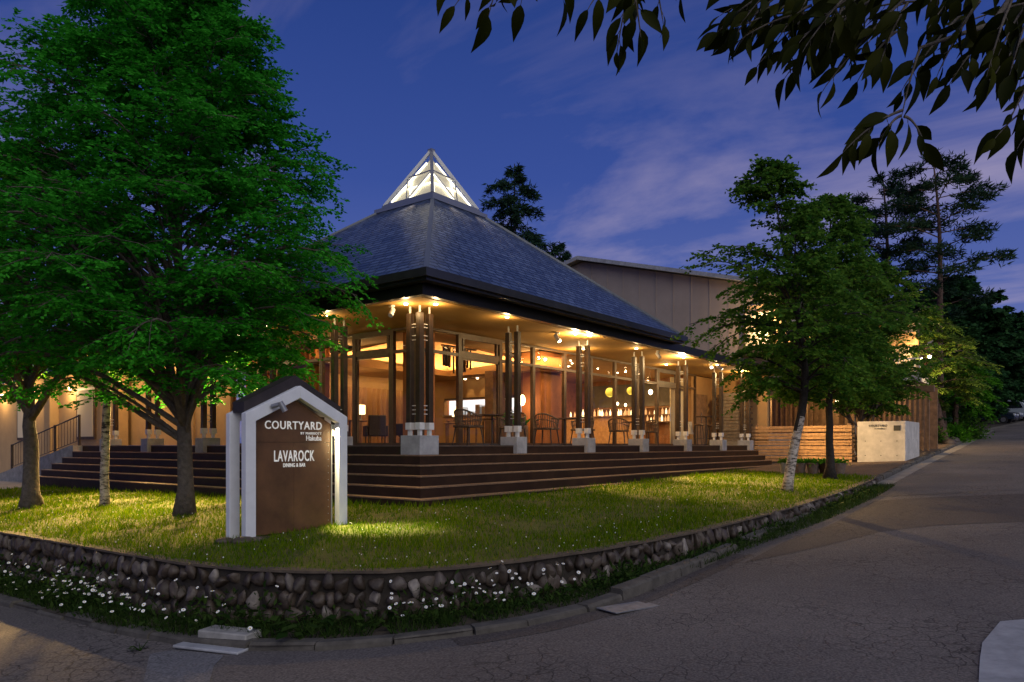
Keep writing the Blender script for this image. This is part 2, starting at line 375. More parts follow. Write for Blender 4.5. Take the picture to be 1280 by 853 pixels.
def shingle_mat(name, axis):
    """slate shingles in diagonal courses; 'axis' is the horizontal direction of the courses"""
    m = bpy.data.materials.new(name); m.use_nodes = True; nt = m.node_tree; N = nt.nodes.new; LK = nt.links.new; b = nt.nodes['Principled BSDF']
    tc = N('ShaderNodeTexCoord'); sep = N('ShaderNodeSeparateXYZ'); LK(tc.outputs['Object'], sep.inputs[0]); cb = N('ShaderNodeCombineXYZ')
    LK(sep.outputs[axis], cb.inputs[0]); zz = N('ShaderNodeMath'); zz.operation = 'MULTIPLY'; zz.inputs[1].default_value = 1.72; LK(sep.outputs['Z'], zz.inputs[0]); LK(zz.outputs[0], cb.inputs[1])
    br = N('ShaderNodeTexBrick'); LK(cb.outputs[0], br.inputs['Vector']); br.inputs['Scale'].default_value = 1.0; br.offset = .37; br.offset_frequency = 3
    br.inputs['Brick Width'].default_value = .30; br.inputs['Row Height'].default_value = .165; br.inputs['Mortar Size'].default_value = .020; br.inputs['Mortar Smooth'].default_value = .35; br.inputs['Bias'].default_value = 0
    br.inputs['Color1'].default_value = (.036, .050, .088, 1); br.inputs['Color2'].default_value = (.105, .138, .222, 1); br.inputs['Mortar'].default_value = (.004, .005, .009, 1)
    n = N('ShaderNodeTexNoise'); LK(tc.outputs['Object'], n.inputs['Vector']); n.inputs['Scale'].default_value = 1.1; n.inputs['Detail'].default_value = 6
    mx = N('ShaderNodeMixRGB'); mx.blend_type = 'OVERLAY'; mx.inputs[0].default_value = .22; LK(br.outputs['Color'], mx.inputs[1]); LK(n.outputs['Fac'], mx.inputs[2]); LK(mx.outputs[0], b.inputs['Base Color'])
    # each course tilts: saw-tooth height along the slope
    dv = N('ShaderNodeMath'); dv.operation = 'DIVIDE'; dv.inputs[1].default_value = .165; LK(zz.outputs[0], dv.inputs[0]); fr = N('ShaderNodeMath'); fr.operation = 'FRACT'; LK(dv.outputs[0], fr.inputs[0])
    iv = N('ShaderNodeMath'); iv.operation = 'SUBTRACT'; iv.inputs[0].default_value = 1; LK(fr.outputs[0], iv.inputs[1])
    sb = N('ShaderNodeMath'); sb.operation = 'MULTIPLY_ADD'; LK(br.outputs['Fac'], sb.inputs[0]); sb.inputs[1].default_value = -.7; LK(iv.outputs[0], sb.inputs[2])
    bp = N('ShaderNodeBump'); bp.inputs['Strength'].default_value = 1.0; bp.inputs['Distance'].default_value = .05; LK(sb.outputs[0], bp.inputs['Height']); LK(bp.outputs[0], b.inputs['Normal'])
    b.inputs['Roughness'].default_value = .36; b.inputs['Specular IOR Level'].default_value = .55; MATS[name] = m
shingle_mat('shingle_x', 'X'); shingle_mat('shingle_y', 'Y')

def birch_mat():
    m = bpy.data.materials.new('bark_birch'); m.use_nodes = True; nt = m.node_tree; N = nt.nodes.new; LK = nt.links.new; b = nt.nodes['Principled BSDF']
    tc = N('ShaderNodeTexCoord'); mp = N('ShaderNodeMapping'); mp.inputs['Scale'].default_value = (3.2, 3.2, 9); LK(tc.outputs['Object'], mp.inputs[0])
    n = N('ShaderNodeTexNoise'); LK(mp.outputs[0], n.inputs['Vector']); n.inputs['Scale'].default_value = 2.3; n.inputs['Detail'].default_value = 7; n.inputs['Roughness'].default_value = .7
    r = N('ShaderNodeValToRGB'); LK(n.outputs['Fac'], r.inputs[0]); e = r.color_ramp.elements; e[0].position = .40; e[0].color = (.035, .028, .022, 1); e[1].position = .55; e[1].color = (.55, .47, .38, 1)
    LK(r.outputs[0], b.inputs['Base Color']); bp = N('ShaderNodeBump'); bp.inputs['Strength'].default_value = .6; bp.inputs['Distance'].default_value = .015; LK(n.outputs['Fac'], bp.inputs['Height']); LK(bp.outputs[0], b.inputs['Normal'])
    b.inputs['Roughness'].default_value = .85; MATS['bark_birch'] = m
birch_mat()

# ------------------------------------------------------------------ ground, road, kerb, lawn
from mathutils.geometry import delaunay_2d_cdt
def inside(p, poly):
    c = False; n = len(poly)
    for i in range(n):
        (x1, y1), (x2, y2) = poly[i], poly[i - 1]
        if (y1 > p[1]) != (y2 > p[1]) and p[0] < (x2 - x1) * (p[1] - y1) / (y2 - y1) + x1: c = not c
    return c
def densify(P, d):
    out = []
    for a, b in zip(P, P[1:]):
        n = max(1, int(math.hypot(b[0] - a[0], b[1] - a[1]) / d)); out += [(a[0] + (b[0] - a[0]) * i / n, a[1] + (b[1] - a[1]) * i / n) for i in range(n)]
    return out + [P[-1]]
def sheet(name, poly, f, m, step=1.0, kind='structure'):
    bd = densify(poly + [poly[0]], step)[:-1]
    xs = [p[0] for p in bd]; ys = [p[1] for p in bd]; pts = [Vector(p) for p in bd]; n = len(pts)
    rnd = random.Random(5); x = min(xs) + step / 2
    while x < max(xs):
        y = min(ys) + step / 2
        while y < max(ys):
            q = (x + rnd.uniform(-.1, .1) * step, y + rnd.uniform(-.1, .1) * step)
            if inside(q, bd): pts.append(Vector(q))
            y += step
        x += step
    V, E_, Fc, *_ = delaunay_2d_cdt(pts, [(i, (i + 1) % n) for i in range(n)], [], 1, 1e-5)
    b = MB(); b.v = [(v.x, v.y, f(v.x, v.y)) for v in V]; b.f = [tuple(t) for t in Fc]
    o = b.build(name, m, smooth=True); return tag(o, kind=kind)

tag(MB().add([(-400, -400, -6.5), (400, -400, -6.5), (400, 400, -6.5), (-400, 400, -6.5)], [(0, 1, 2, 3)]).build('ground', 'soil'), kind='structure')
sheet('road', [(-40, -30), (95, -30), (95, 45), (-40, 45)], road_z, 'asphalt', 3.0)

WALLP = [(-5.90, 16.0), (-5.93, 3.07), (-5.98, .2), (-6.02, -1.3), (-5.98, -2.4), (-5.80, -3.2), (-5.50, -3.85), (-5.05, -4.45), (-4.45, -4.90), (-3.68, -5.2), (-2.54, -5.45), (-.58, -5.62), (2.0, -5.79), (3.8, -5.87), (7.3, -5.86), (9.6, -5.75), (11.9, -5.50)]
KERBP = [(-6.75, 16), (-6.69, .74), (-6.60, -2.23), (-6.49, -3.4), (-6.23, -4.12), (-5.92, -4.62), (-5.55, -5.02), (-5.07, -5.40), (-4.49, -5.76), (-3.70, -6.02), (-2.76, -6.11), (-1.45, -6.13), (.29, -6.11), (2.72, -6.04), (10.75, -5.68), (17.43, -5.42), (28.57, -5.14), (52.66, -4.28), (90, -6.2)]
lawn_poly = WALLP + [(12.1, -4.5), (12.4, -1.9), (12.6, -1.15), (-1.15, -1.15), (-1.15, 14.2), (-3.0, 14.6), (-4.5, 16.0)]
sheet('lawn', lawn_poly, lambda x, y: ground_z(x, y), 'lawn_soil', .5)
sheet('path', [(-4.5, 16.0), (-3.0, 14.6), (-1.15, 14.2), (-1.15, 13.2), (.5, 13.2), (3, 16), (3, 30), (-4.5, 30)], lambda x, y: lawn_z(x, y) + .012, 'concrete_old', 1.0)
k_far = [p for p in KERBP if p[0] > 11]
sheet('driveway', [(12.1, -4.5), (11.9, -5.50)] + [(p[0], p[1] + .12) for p in k_far if p[0] < 30] + [(34, -4.9), (34, 3), (16, 3), (16, -1.15), (12.6, -1.15), (12.4, -1.9)], site_z, 'asphalt_drive', 1.0)
sheet('planted_ground', [(34, -4.9), (52.66, -4.16), (90, -6.1), (90, 45), (0, 45), (3, 16), (3, 3), (34, 3)], lambda x, y: site_z(x, min(y, 2)) - .004, 'soil', 3.0)
sheet('left_ground', [(-5.90, 16.0), (-4.5, 16.0), (-4.5, 30), (3, 30), (0, 45), (-6, 45)], lambda x, y: lawn_z(x, y) - .004, 'lawn_soil', 2.0)
# strip of soil between the stone wall and the kerb
vb = [(p[0], p[1]) for p in WALLP[:14]]; kb = [(p[0], p[1]) for p in KERBP[:14]]
def verge_z(x, y): return road_z(x, y) + .045
sheet('verge', vb + [(7.3, -5.84), (10.7, -5.60)] + [(10.75, -5.68)] + kb[::-1], verge_z, 'soil', .35)

def path_iter(P, d):
    """evenly spaced points with tangents along a polyline"""
    L_ = [0]
    for a, b in zip(P, P[1:]): L_.append(L_[-1] + math.hypot(b[0] - a[0], b[1] - a[1]))
    s = 0; out = []; i = 0
    while s <= L_[-1]:
        while i < len(P) - 2 and s > L_[i + 1]: i += 1
        t = (s - L_[i]) / max(1e-9, L_[i + 1] - L_[i]); a, b = P[i], P[i + 1]
        h = math.hypot(b[0] - a[0], b[1] - a[1]); out.append((a[0] + (b[0] - a[0]) * t, a[1] + (b[1] - a[1]) * t, (b[0] - a[0]) / h, (b[1] - a[1]) / h, s)); s += d
    return out
rnd = random.Random(11)
kb_mb = MB(); s = 0; segs = [q for q in path_iter(KERBP, .05)]
i = 0
while i < len(segs) - 2:
    ln = int(rnd.uniform(11, 17)); j = min(i + ln, len(segs) - 1); a, b = segs[i], segs[j]
    far = a[0] > 30
    if far: j = min(i + 80, len(segs) - 1); b = segs[j]
    jz = rnd.uniform(-.02, .015) if not far else 0; jo = rnd.uniform(-.02, .02) if not far else 0
    sk = (-.02 < 1) and rnd.random() < .06 and a[0] < 2
    if not sk:
        nx, ny = a[3], -a[2]          # towards the road
        pa = (a[0] - nx * (.0 + jo), a[1] - ny * jo); pb = (b[0] - nx * jo - b[2] * .02, b[1] - ny * jo - b[3] * .02)
        ztop = .115 if a[0] > -3.5 else .065
        za, zb = road_z(a[0], a[1]), road_z(b[0], b[1]); vs = []
        for (p, z) in ((pa, za), (pb, zb)):
            vs += [(p[0] - nx * .15, p[1] - ny * .15, z - .1), (p[0] - nx * .15, p[1] - ny * .15, z + ztop + jz), (p[0] - nx * .015, p[1] - ny * .015, z + ztop + jz + rnd.uniform(-.008, .004)), (p[0] + nx * .01, p[1] + ny * .01, z + ztop + jz - .025), (p[0] + nx * .03, p[1] + ny * .03, z - .1)]
        kb_mb.add(vs, [(4, 3, 2, 1, 0), (5, 6, 7, 8, 9), (0, 1, 6, 5), (1, 2, 7, 6), (2, 3, 8, 7), (3, 4, 9, 8)])
    i = j
tag(kb_mb.build('kerb', 'kerb_stone'), kind='structure')
# pale concrete gutter along the far kerb, tar seams and patches on the road, pavement corner
def ribbon(name, P, w0, w1, f, m, dz):
    b = MB(); q = path_iter(P, .4)
    for k, a in enumerate(q):
        nx, ny = a[3], -a[2]
        for w in (w0, w1):
            x, y = a[0] + nx * w, a[1] + ny * w; b.v.append((x, y, f(x, y) + dz))
    b.f = [(2 * k, 2 * k + 1, 2 * k + 3, 2 * k + 2) for k in range(len(q) - 1)]
    return tag(b.build(name, m), kind='structure')
ribbon('gutter_strip', [p for p in KERBP if 8 < p[0] < 60], .035, .42, road_z, 'gutter_concrete', .004)
ribbon('gutter_strip', [(-5.07, -5.40), (-4.49, -5.76), (-3.70, -6.02), (-2.76, -6.11), (-1.45, -6.13), (.29, -6.11)], .035, .30, road_z, 'asphalt_patch', .004)
sm_ = MB()
def seam(P, w):
    pts = [(a[0] + rnd.uniform(-.03, .03), a[1] + rnd.uniform(-.03, .03), a[2], a[3]) for a in path_iter(P, .22)]
    o = len(sm_.v)
    for k, a in enumerate(pts):
        for sgn in (-1, 1):
            ww = w * rnd.uniform(.5, 1.2); x, y = a[0] - a[3] * sgn * ww, a[1] + a[2] * sgn * ww; sm_.v.append((x, y, road_z(x, y) + .005))
    sm_.f += [(o + 2 * k, o + 2 * k + 2, o + 2 * k + 3, o + 2 * k + 1) for k in range(len(pts) - 1)]
seam([(7.55, -6.2), (8.4, -7.3), (9.8, -8.95), (12, -12)], .028)
tag(sm_.build('tar_seam', 'letter_dark'), kind='structure')
sheet('road_patch', [(-.6, -6.5), (1.2, -6.45), (3.2, -6.6), (5.0, -6.55), (6.9, -6.5), (7.8, -7.4), (9.0, -9.2), (9.6, -12.5), (5.2, -12.0), (4.47, -9.3), (3.6, -8.1), (2.64, -7.47), (1.0, -7.05)], lambda x, y: road_z(x, y) + .004, 'asphalt_patch', .6)
sheet('pavement', [(-4.6, -9.52), (-3.56, -9.43), (-3.1, -9.40), (-2.33, -9.46), (-1.9, -9.9), (-1.5, -14), (-12, -14), (-9, -9.9)], lambda x, y: road_z(x, y) + .012, 'concrete', .6)
sheet('concrete_strip', [(-7.6, -4.35), (-7.24, -4.02), (-6.81, -3.27), (-6.58, -3.35), (-6.48, -3.95), (-6.7, -4.15), (-6.95, -4.51), (-7.4, -5.2)], lambda x, y: road_z(x, y) + .006, 'asphalt_strip', .3)

# stone retaining wall
def wall_top(x, y): return ground_z(x, y) + .03
rw = thing('stone_wall', 'low retaining wall of rounded river stones curving round the lawn corner', 'wall', (0, 0, 0))
q = path_iter(WALLP, .15); b = MB(); cp = MB()
for k, a in enumerate(q):
    nx, ny = a[3], -a[2]; zt = wall_top(a[0], a[1]); zb = road_z(a[0], a[1]) - .15
    b.v += [(a[0] - nx * .10, a[1] - ny * .10, zt - .02), (a[0] + nx * .02, a[1] + ny * .02, zt - .02), (a[0] + nx * .10, a[1] + ny * .10, zb)]
    wv = .012 * noise.noise(Vector((a[4] * 2.1, 0, 0)))
    e1 = .055 + wv
    cp.v += [(a[0] - nx * .10, a[1] - ny * .10, zt - .035), (a[0] - nx * .10, a[1] - ny * .10, zt - .01 + wv), (a[0] + nx * e1, a[1] + ny * e1, zt - .012 + wv * .6), (a[0] + nx * (e1 + .004), a[1] + ny * (e1 + .004), zt - .035)]
for k in range(len(q) - 1):
    for c in range(2): b.f.append((3 * k + c, 3 * k + c + 1, 3 * k + 4 + c, 3 * k + 3 + c))
    for c in range(3): cp.f.append((4 * k + c, 4 * k + c + 1, 4 * k + 5 + c, 4 * k + 4 + c))
b.build('core', 'mortar', rw); cp.build('coping', 'coping', rw)
ico = bpy.data.meshes.new('tmp')
import bmesh
bm = bmesh.new(); bmesh.ops.create_icosphere(bm, subdivisions=2, radius=1); IV = np.array([v.co[:] for v in bm.verts]); IF = np.array([[v.index for v in f.verts] for f in bm.faces]); bm.free(); bpy.data.meshes.remove(ico)
SV = []; SF = []; rs = np.random.RandomState(3)
def stone(c, sx, sy, sz, ang, tilt):
    V = IV.copy()
    for _ in range(5):
        d = rs.normal(size=3); d /= np.linalg.norm(d); V = V + np.outer(np.clip(V @ d - .38, 0, 1) * -.85, d)
    V *= 1 + .12 * np.sin(V @ rs.normal(size=3) * 3 + rs.rand() * 6)[:, None] * .6
    V = V * [sx, sy, sz]; ct, st = math.cos(tilt), math.sin(tilt); V = np.c_[V[:, 0] * ct - V[:, 2] * st, V[:, 1], V[:, 0] * st + V[:, 2] * ct]
    ca, sa = math.cos(ang), math.sin(ang); V = np.c_[V[:, 0] * ca - V[:, 1] * sa, V[:, 0] * sa + V[:, 1] * ca, V[:, 2]] + c
    SF.append(IF + len(SV) * len(IV)); SV.append(V)
row = 0
for r_ in range(4):
    s = rnd.uniform(0, .1); q = path_iter(WALLP, .02)
    while True:
        wd = rnd.uniform(.070, .130); k = int((s + wd) / .02)
        if k >= len(q): break
        a = q[k]; nx, ny = a[3], -a[2]; zt = wall_top(a[0], a[1]) - .05; zb = road_z(a[0], a[1]) + .04; hh = zt - zb
        rows = max(1, round(hh / .185)) if hh > .06 else 0
        if r_ < rows:
            ch = hh / rows; zc = zt - (r_ + .5) * ch + rnd.uniform(-.02, .02); off = .03 + .06 * (r_ + .5) / rows + rnd.uniform(-.012, .022)
            stone((a[0] + nx * off, a[1] + ny * off, zc), wd * rnd.uniform(.78, .98), rnd.uniform(.07, .10), ch * rnd.uniform(.54, .74), math.atan2(a[3], a[2]), rnd.uniform(-.5, .5))
        s += wd * 1.38
np_mesh('stones', np.concatenate(SV), np.concatenate(SF), 'stone', rw, smooth=True)

# ------------------------------------------------------------------ terrace steps
WARM = (1, .60, .23); WARM2 = (1, .66, .29)
ts = thing('terrace_steps', 'broad dark tiled terrace steps with pale nosing lines wrapping the pavilion corner', 'steps', (0, 0, 0))
U1, W1 = 17.66, 14.44
for k in range(6):
    e = TREAD * k; ur = U1 - .055 * k; wl = W1 + .07 * k
    zt = -STEP * k; zb = zt - STEP if k < 5 else -1.6
    st = MB().box(-e, ur, -e, wl, zb, zt - .022).build('step', 'tile_dark' if k else 'tile_dark', ts)
    MB().box(-e - .012, ur + .006, -e - .012, wl + .006, zt - .022, zt).build('nosing', 'nosing' if k else 'floor_tile', st)

# ------------------------------------------------------------------ pavilion
pv = thing('pavilion', 'glass-walled restaurant pavilion under a slate pyramid roof with a glowing skylight', 'building', (0, 0, 0))
EU, EW, EZ = -.95, -1.09, 3.03; RU, RW = 9.42, 8.39; CX, CY = 4.16, 3.68; SH = .97; SZ = 6.08
def two_mat(o, m2, idx):
    o.data.materials.append(MATS[m2])
    for i in idx: o.data.polygons[i].material_index = 1
rf = MB(); c = [(EU, EW, EZ), (RU, EW, EZ), (RU, RW, EZ), (EU, RW, EZ), (CX - SH, CY - SH, SZ), (CX + SH, CY - SH, SZ), (CX + SH, CY + SH, SZ), (CX - SH, CY + SH, SZ)]
rf.add(c, [(0, 1, 5, 4), (2, 3, 7, 6), (1, 2, 6, 5), (3, 0, 4, 7)])
roof = rf.build('roof', 'shingle_x', pv); two_mat(roof, 'shingle_y', [2, 3])
hp = MB()
for a in range(4): hp.bar(Vector(c[a]) + Vector((0, 0, .0)), Vector(c[a + 4]) + Vector((0, 0, .0)), .09, .05)
hp.build('hip_cap', 'slate_metal', roof)
def ring(b, x0, x1, y0, y1, t, z0, z1):
    b.box(x0, x1, y0, y0 + t, z0, z1); b.box(x0, x1, y1 - t, y1, z0, z1); b.box(x0, x0 + t, y0 + t, y1 - t, z0, z1); b.box(x1 - t, x1, y0 + t, y1 - t, z0, z1); return b
g = MB(); ring(g, EU - .05, RU + .05, EW - .05, RW + .05, .16, 2.90, 3.045); ring(g, EU + .03, RU - .03, EW + .03, RW - .03, .16, 2.85, 2.90)
g.build('gutter', 'gutter', roof)
fa = MB(); FU, FW_ = -.70, -.76
fa.box(FU, 18.9, FW_, FW_ + .12, 2.665, 2.85); fa.box(FU, FU + .12, FW_ + .12, 15.2, 2.665, 2.85)
fa.box(FU + .06, 18.9, FW_ + .125, FW_ + .5, 2.851, 2.93); fa.box(FU + .125, FU + .5, FW_ + .5, 15.2, 2.851, 2.93); fa.box(18.78, 18.9, FW_ + .12, 3, 2.665, 2.93)
fa.box(9.5, 18.85, FW_ + .3, 9, 2.86, 2.95); fa.box(FU + .3, 6, 8.5, 15.2, 2.86, 2.95)
fa.build('fascia', 'fascia', pv)
so = MB(); so.box(FU + .12, 18.78, FW_ + .12, 1.86, 2.67, 2.70); so.box(FU + .12, 1.86, 1.861, 15.2, 2.67, 2.70); so.build('soffit', 'soffit', pv)
tr = MB(); tr.box(9.5, 18.7, -.58, -.50, 2.655, 2.669); tr.box(-.5, 9.4, -.58, -.55, 2.662, 2.669); tr.build('soffit_trim', 'wall_warm', pv)

# skylight: steep glass pyramid with triangular glazing
base = MB(); ring(base, CX - SH - .08, CX + SH + .08, CY - SH - .08, CY + SH + .08, .24, SZ - .04, SZ + .06); ring(base, CX - SH + .06, CX + SH - .06, CY - SH + .06, CY + SH - .06, .16, SZ + .06, SZ + .17)
skb = base.build('skylight', 'metal_grey', pv)
h = SH - .10; zb, za = SZ + .17, 7.78
q4 = [Vector((CX - h, CY - h, zb)), Vector((CX + h, CY - h, zb)), Vector((CX + h, CY + h, zb)), Vector((CX - h, CY + h, zb))]; ap = Vector((CX, CY, za))
for i in range(4):
    a, b = q4[i], q4[(i + 1) % 4]
    MB().add([a, b, ap], [(0, 1, 2)]).build('pane', 'skylight_glass', skb)
    f = MB(); l = lambda p, q, t: p + (q - p) * t
    wide = .085
    f.bar(a, ap, wide, .07, up=(0, 0, 1))
    hip, outc = (a, b) if i in (0, 2) else (b, a)
    hm, om = l(hip, ap, .52), l(outc, ap, .50); pb = l(outc, hip, .47)
    f.bar(hm, om, .03, .03); f.bar(om, pb, .03, .03); f.bar(hm, pb, .03, .03)
    f.bar(a, b, .05, .05)
    f.build('glazing_bar', 'metal_grey', skb)
# the lit inside of the skylight: pale truss tubes and white inner blinds
inn = MB(); hh = h - .12; r4 = [Vector((CX + x * hh, CY + y * hh, zb + .02)) for x, y in ((-1, -1), (1, -1), (1, 1), (-1, 1))]; ap2 = Vector((CX, CY, za - .22))
for i in range(4): inn.add([r4[i], r4[(i + 1) % 4], ap2], [(0, 1, 2)])
inn.build('inner_blind', 'skylight_panel', skb)
tb = MB()
for i in range(4):
    a, b = r4[i], r4[(i + 1) % 4]; out = ((a + b) / 2 - Vector((CX, CY, zb))).normalized() * .05
    tb.bar(a.lerp(ap2, .06) + out, a.lerp(ap2, .9) + out * .3, .045, .045); tb.bar(a.lerp(b, .5) + out, a.lerp(ap2, .55) + out, .03, .03); tb.bar(a.lerp(b, .5) + out, b.lerp(ap2, .55) + out, .03, .03); tb.bar(a.lerp(ap2, .3) + out, b.lerp(ap2, .3) + out, .03, .03)
tb.build('truss', 'skylight_tube', skb)
MB().box(CX - .07, CX + .07, CY - .07, CY + .07, za - .05, za + .02).build('finial', 'metal_grey', skb)
for (x, y, tx, ty) in ((CX - .5, CY - 1.12, CX - .35, CY - 2.0), (CX + .55, CY - 1.12, CX + .6, CY - 2.0), (CX - 1.12, CY - .45, CX - 1.95, CY - .3)):
    lamp('roof_wash', 'SPOT', (x - .0, y, SZ + .22), 26, (1, .72, .42), .03, spot=70, target=(tx, ty, 5.0), blend=.9)

# columns: slim dark post pairs on stepped concrete plinths
def column(pts, plinth, parent):
    o = MB()
    for bx in plinth: o.box(*bx, bev=.006)
    pl = o.build('column', 'concrete', parent)
    for (x, y) in pts:
        ft = MB(); ft.box(x - .066, x + .066, y - .066, y + .066, .30, .435, .004); ft.box(x - .033, x + .033, y - .033, y + .033, .19, .30); ft.build('post_foot', 'metal_white', pl)
        MB().box(x - .056, x + .056, y - .056, y + .056, .435, 2.53, .004).build('post', 'post_dark', pl)
        MB().box(x - .014, x + .014, y - .014, y + .014, 2.53, 2.67).build('post_pin', 'metal_white', pl)
    for a, b in zip(pts, pts[1:]):
        for z in (2.02, 2.10, 2.26, 2.32, .60, .68, .76):
            d = Vector((b[0] - a[0], b[1] - a[1], 0)).normalized() * .056
            MB().tube([(a[0] + d.x, a[1] + d.y, z), (b[0] - d.x, b[1] - d.y, z)], .009, 6).build('rung', 'metal_white', pl)
    return pl
column([(.28, .02), (.02, .02), (.02, .28)], [(-.11, .41, -.11, .41, -STEP + .001, .19)], pv)
RC = [3.09, 6.02, 8.94, 11.85, 14.71, 17.30]
for u in RC: column([(u, .02), (u, .27)], [(u - .185, u + .185, -.11, -.001, -STEP + .001, .19), (u - .185, u + .185, .0, .36, .001, .19)], pv)
LC = [2.52, 5.05, 7.60, 10.40, 12.87]
for w in LC: column([(.02, w), (.27, w)], [(-.11, -.001, w - .185, w + .185, -STEP + .001, .19), (.0, .36, w - .185, w + .185, .001, .19)], pv)

# glass walls
GP = 1.76
def window(axis, a, b, kind='window', fw=.055, z1=2.668, tr_z=2.14):
    f = MB(); d0, d1 = GP - .045, GP + .045
    def bx(p0, p1, z0, z_1, e=0):
        if axis == 'u': f.box(p0, p1, d0 + e, d1 - e, z0, z_1)
        else: f.box(d0 + e, d1 - e, p0, p1, z0, z_1)
    a += .002; b -= .002
    bx(a, a + fw, .002, z1); bx(b - fw, b, .002, z1)
    hd = .05 if kind == 'window' else .13
    bx(a + fw, b - fw, z1 - hd, z1); bx(a + fw, b - fw, .002, .06); bx(a + fw, b - fw, tr_z - .035, tr_z + .035, .004)
    if kind == 'door':
        bx(a + fw, a + fw + .05, .06, tr_z - .035, .012); bx(b - fw - .05, b - fw, .06, tr_z - .035, .012); bx(a + fw, b - fw, tr_z - .10, tr_z - .036, .012)
        bx(a + fw + .05, a + fw + .11, tr_z + .036, z1 - hd, .012); bx(b - fw - .11, b - fw - .05, tr_z + .036, z1 - hd, .012); bx(a + fw, b - fw, tr_z + .036, tr_z + .10, .008)
    fr = f.build(kind, 'frame_brown', pv)
    p = MB(); e0, e1 = a + fw * .5, b - fw * .5
    v = [(e0, GP, .05), (e1, GP, .05), (e1, GP, z1 - hd * .5), (e0, GP, z1 - hd * .5)]
    if axis == 'w': v = [(y, x, z) for x, y, z in v]
    p.add(v, [(0, 1, 2, 3)]); p.build('pane', 'glass', fr)
    return fr
RB = [(1.83, 3.09, 'window'), (3.09, 4.64, 'door'), (4.64, 6.06, 'window'), (6.06, 7.57, 'window'), (7.57, 9.0, 'window'), (9.0, 10.42, 'window'), (10.42, 11.9, 'window'), (11.9, 13.3, 'window'), (13.3, 14.9, 'door'), (14.9, 16.5, 'window')]
for a, b, k in RB: window('u', a, b, k)
LB = [(1.83, 2.60, 'window'), (2.60, 3.90, 'door'), (3.90, 5.15, 'window'), (5.15, 6.5, 'window'), (6.5, 7.8, 'window'), (7.8, 9.1, 'window')]
for a, b, k in LB: window('w', a, b, k)
MB().box(GP - .05, GP + .06, GP - .05, GP + .06, .002, 2.668).build('corner_post', 'frame_brown', pv)
dh = MB(); dh.tube([(14.2, 1.68, .85), (14.2, 1.68, 1.35)], .014, 8); dh.bar((14.2, 1.68, .9), (14.2, 1.72, .9), .02, .02); dh.bar((14.2, 1.68, 1.3), (14.2, 1.72, 1.3), .02, .02); dh.build('door_handle', 'steel', pv)
# solid walls of the lodge beside and behind the glass
w_ = MB()
w_.box(GP - .08, GP + .12, 9.1, 10.95, .002, 2.668); w_.box(GP - .13, GP + .12, 10.95, 11.45, .002, 2.668); w_.box(GP - .02, GP + .12, 11.45, 15.29, .002, 2.668)
w_.build('wall', 'wall_beige', pv)
w_ = MB(); w_.box(16.5, 18.6, 1.95, 2.15, .002, 2.668); w_.box(18.45, 18.6, -.3, 1.95, .002, 2.668); w_.build('wall', 'wall_warm', pv)
w_ = MB(); w_.box(16.75, 17.35, 1.90, 1.948, .01, 1.98, .005); w_.box(17.37, 17.97, 1.90, 1.948, .01, 1.98, .005); ed = w_.build('entrance_door', 'wood_mid', pv)
hd = MB(); hd.tube([(17.30, 1.86, .9), (17.30, 1.86, 1.25)], .014, 6); hd.build('handle', 'steel', ed)
# inside: back walls, partitions, ceilings
w_ = MB(); w_.box(1.9, 7.9, 7.2, 7.3, .002, 2.66); w_.box(7.70, 7.85, 2.9, 7.2, .95 + .50, 2.66); w_.box(7.70, 7.85, 2.9, 7.2, .002, .93); w_.box(7.70, 7.85, 6.5, 7.2, .93, 1.45)
w_.build('inner_wall', 'wall_warm', pv)
w_ = MB(); w_.box(7.0, 8.15, 2.15, 2.85, .002, 2.66, .01); w_.build('inner_pier', 'terracotta', pv)
w_ = MB(); w_.box(1.95, 2.48, 1.95, 2.48, .002, 2.60, .01); w_.build('inner_pier', 'terracotta', pv)
w_ = MB(); w_.box(8.15, 8.45, 2.3, 2.75, .002, 2.66); w_.box(6.15, 6.9, 3.2, 3.5, .002, 2.1); w_.build('inner_pier', 'wood_dark', pv)
w_ = MB(); w_.box(16.6, 16.7, 2.16, 8, .002, 2.66); w_.build('inner_wall', 'bar_back', pv)
w_ = MB(); w_.box(8.0, 16.7, 7.2, 7.3, .002, 2.66); w_.build('inner_wall', 'bar_back', pv)
w_ = MB(); w_.box(16.55, 16.598, 2.6, 6.4, 1.55, 2.45); w_.build('bar_panel', 'bar_grey', pv)
cl = MB(); cl.box(8.0, 16.7, 1.87, 7.2, 2.62, 2.66); cl.build('inner_ceiling', 'wall_warm', pv)
cl = MB(); cl.box(6.55, 7.95, 1.87, 7.2, 2.08, 2.13); cl.box(1.87, 6.549, 5.2, 7.2, 2.08, 2.13); cl.box(6.549, 6.60, 1.87, 5.25, 2.131, 2.22); cl.box(1.87, 6.549, 5.2, 5.25, 2.131, 2.22)
cl.box(1.87, 6.5, 1.87, 2.95, 2.60, 2.66); cl.box(1.87, 2.95, 2.951, 5.19, 2.60, 2.66); cl.build('inner_ceiling', 'wall_warm', pv)
cv = MB(); P = [(2.9, 2.9, 2.665), (7.15, 2.9, 2.45), (7.15, 5.85, 2.32), (2.9, 5.85, 2.45)]; cv.add(P + [(4.9, 4.2, 3.85)], [(0, 4, 1), (1, 4, 2), (2, 4, 3), (3, 4, 0)])
cv.build('raised_ceiling', 'ceiling', pv)
cb = MB(); cb.box(2.2, 6.5, 5.54, 5.58, 2.135, 2.155); cb.box(6.86, 6.90, 2.2, 5.1, 2.135, 2.155); cb.build('cove_strip', 'bulb_soft', pv)
lamp('cove_light', 'AREA', (4.4, 5.60, 2.17), 100, (1, .66, .25), 5.0, size_y=.08, target=(4.4, 5.64, 3.2))
o = lamp('cove_light', 'AREA', (6.93, 3.7, 2.17), 80, (1, .66, .25), .08, size_y=3.7, target=(6.0, 3.7, 3.2))
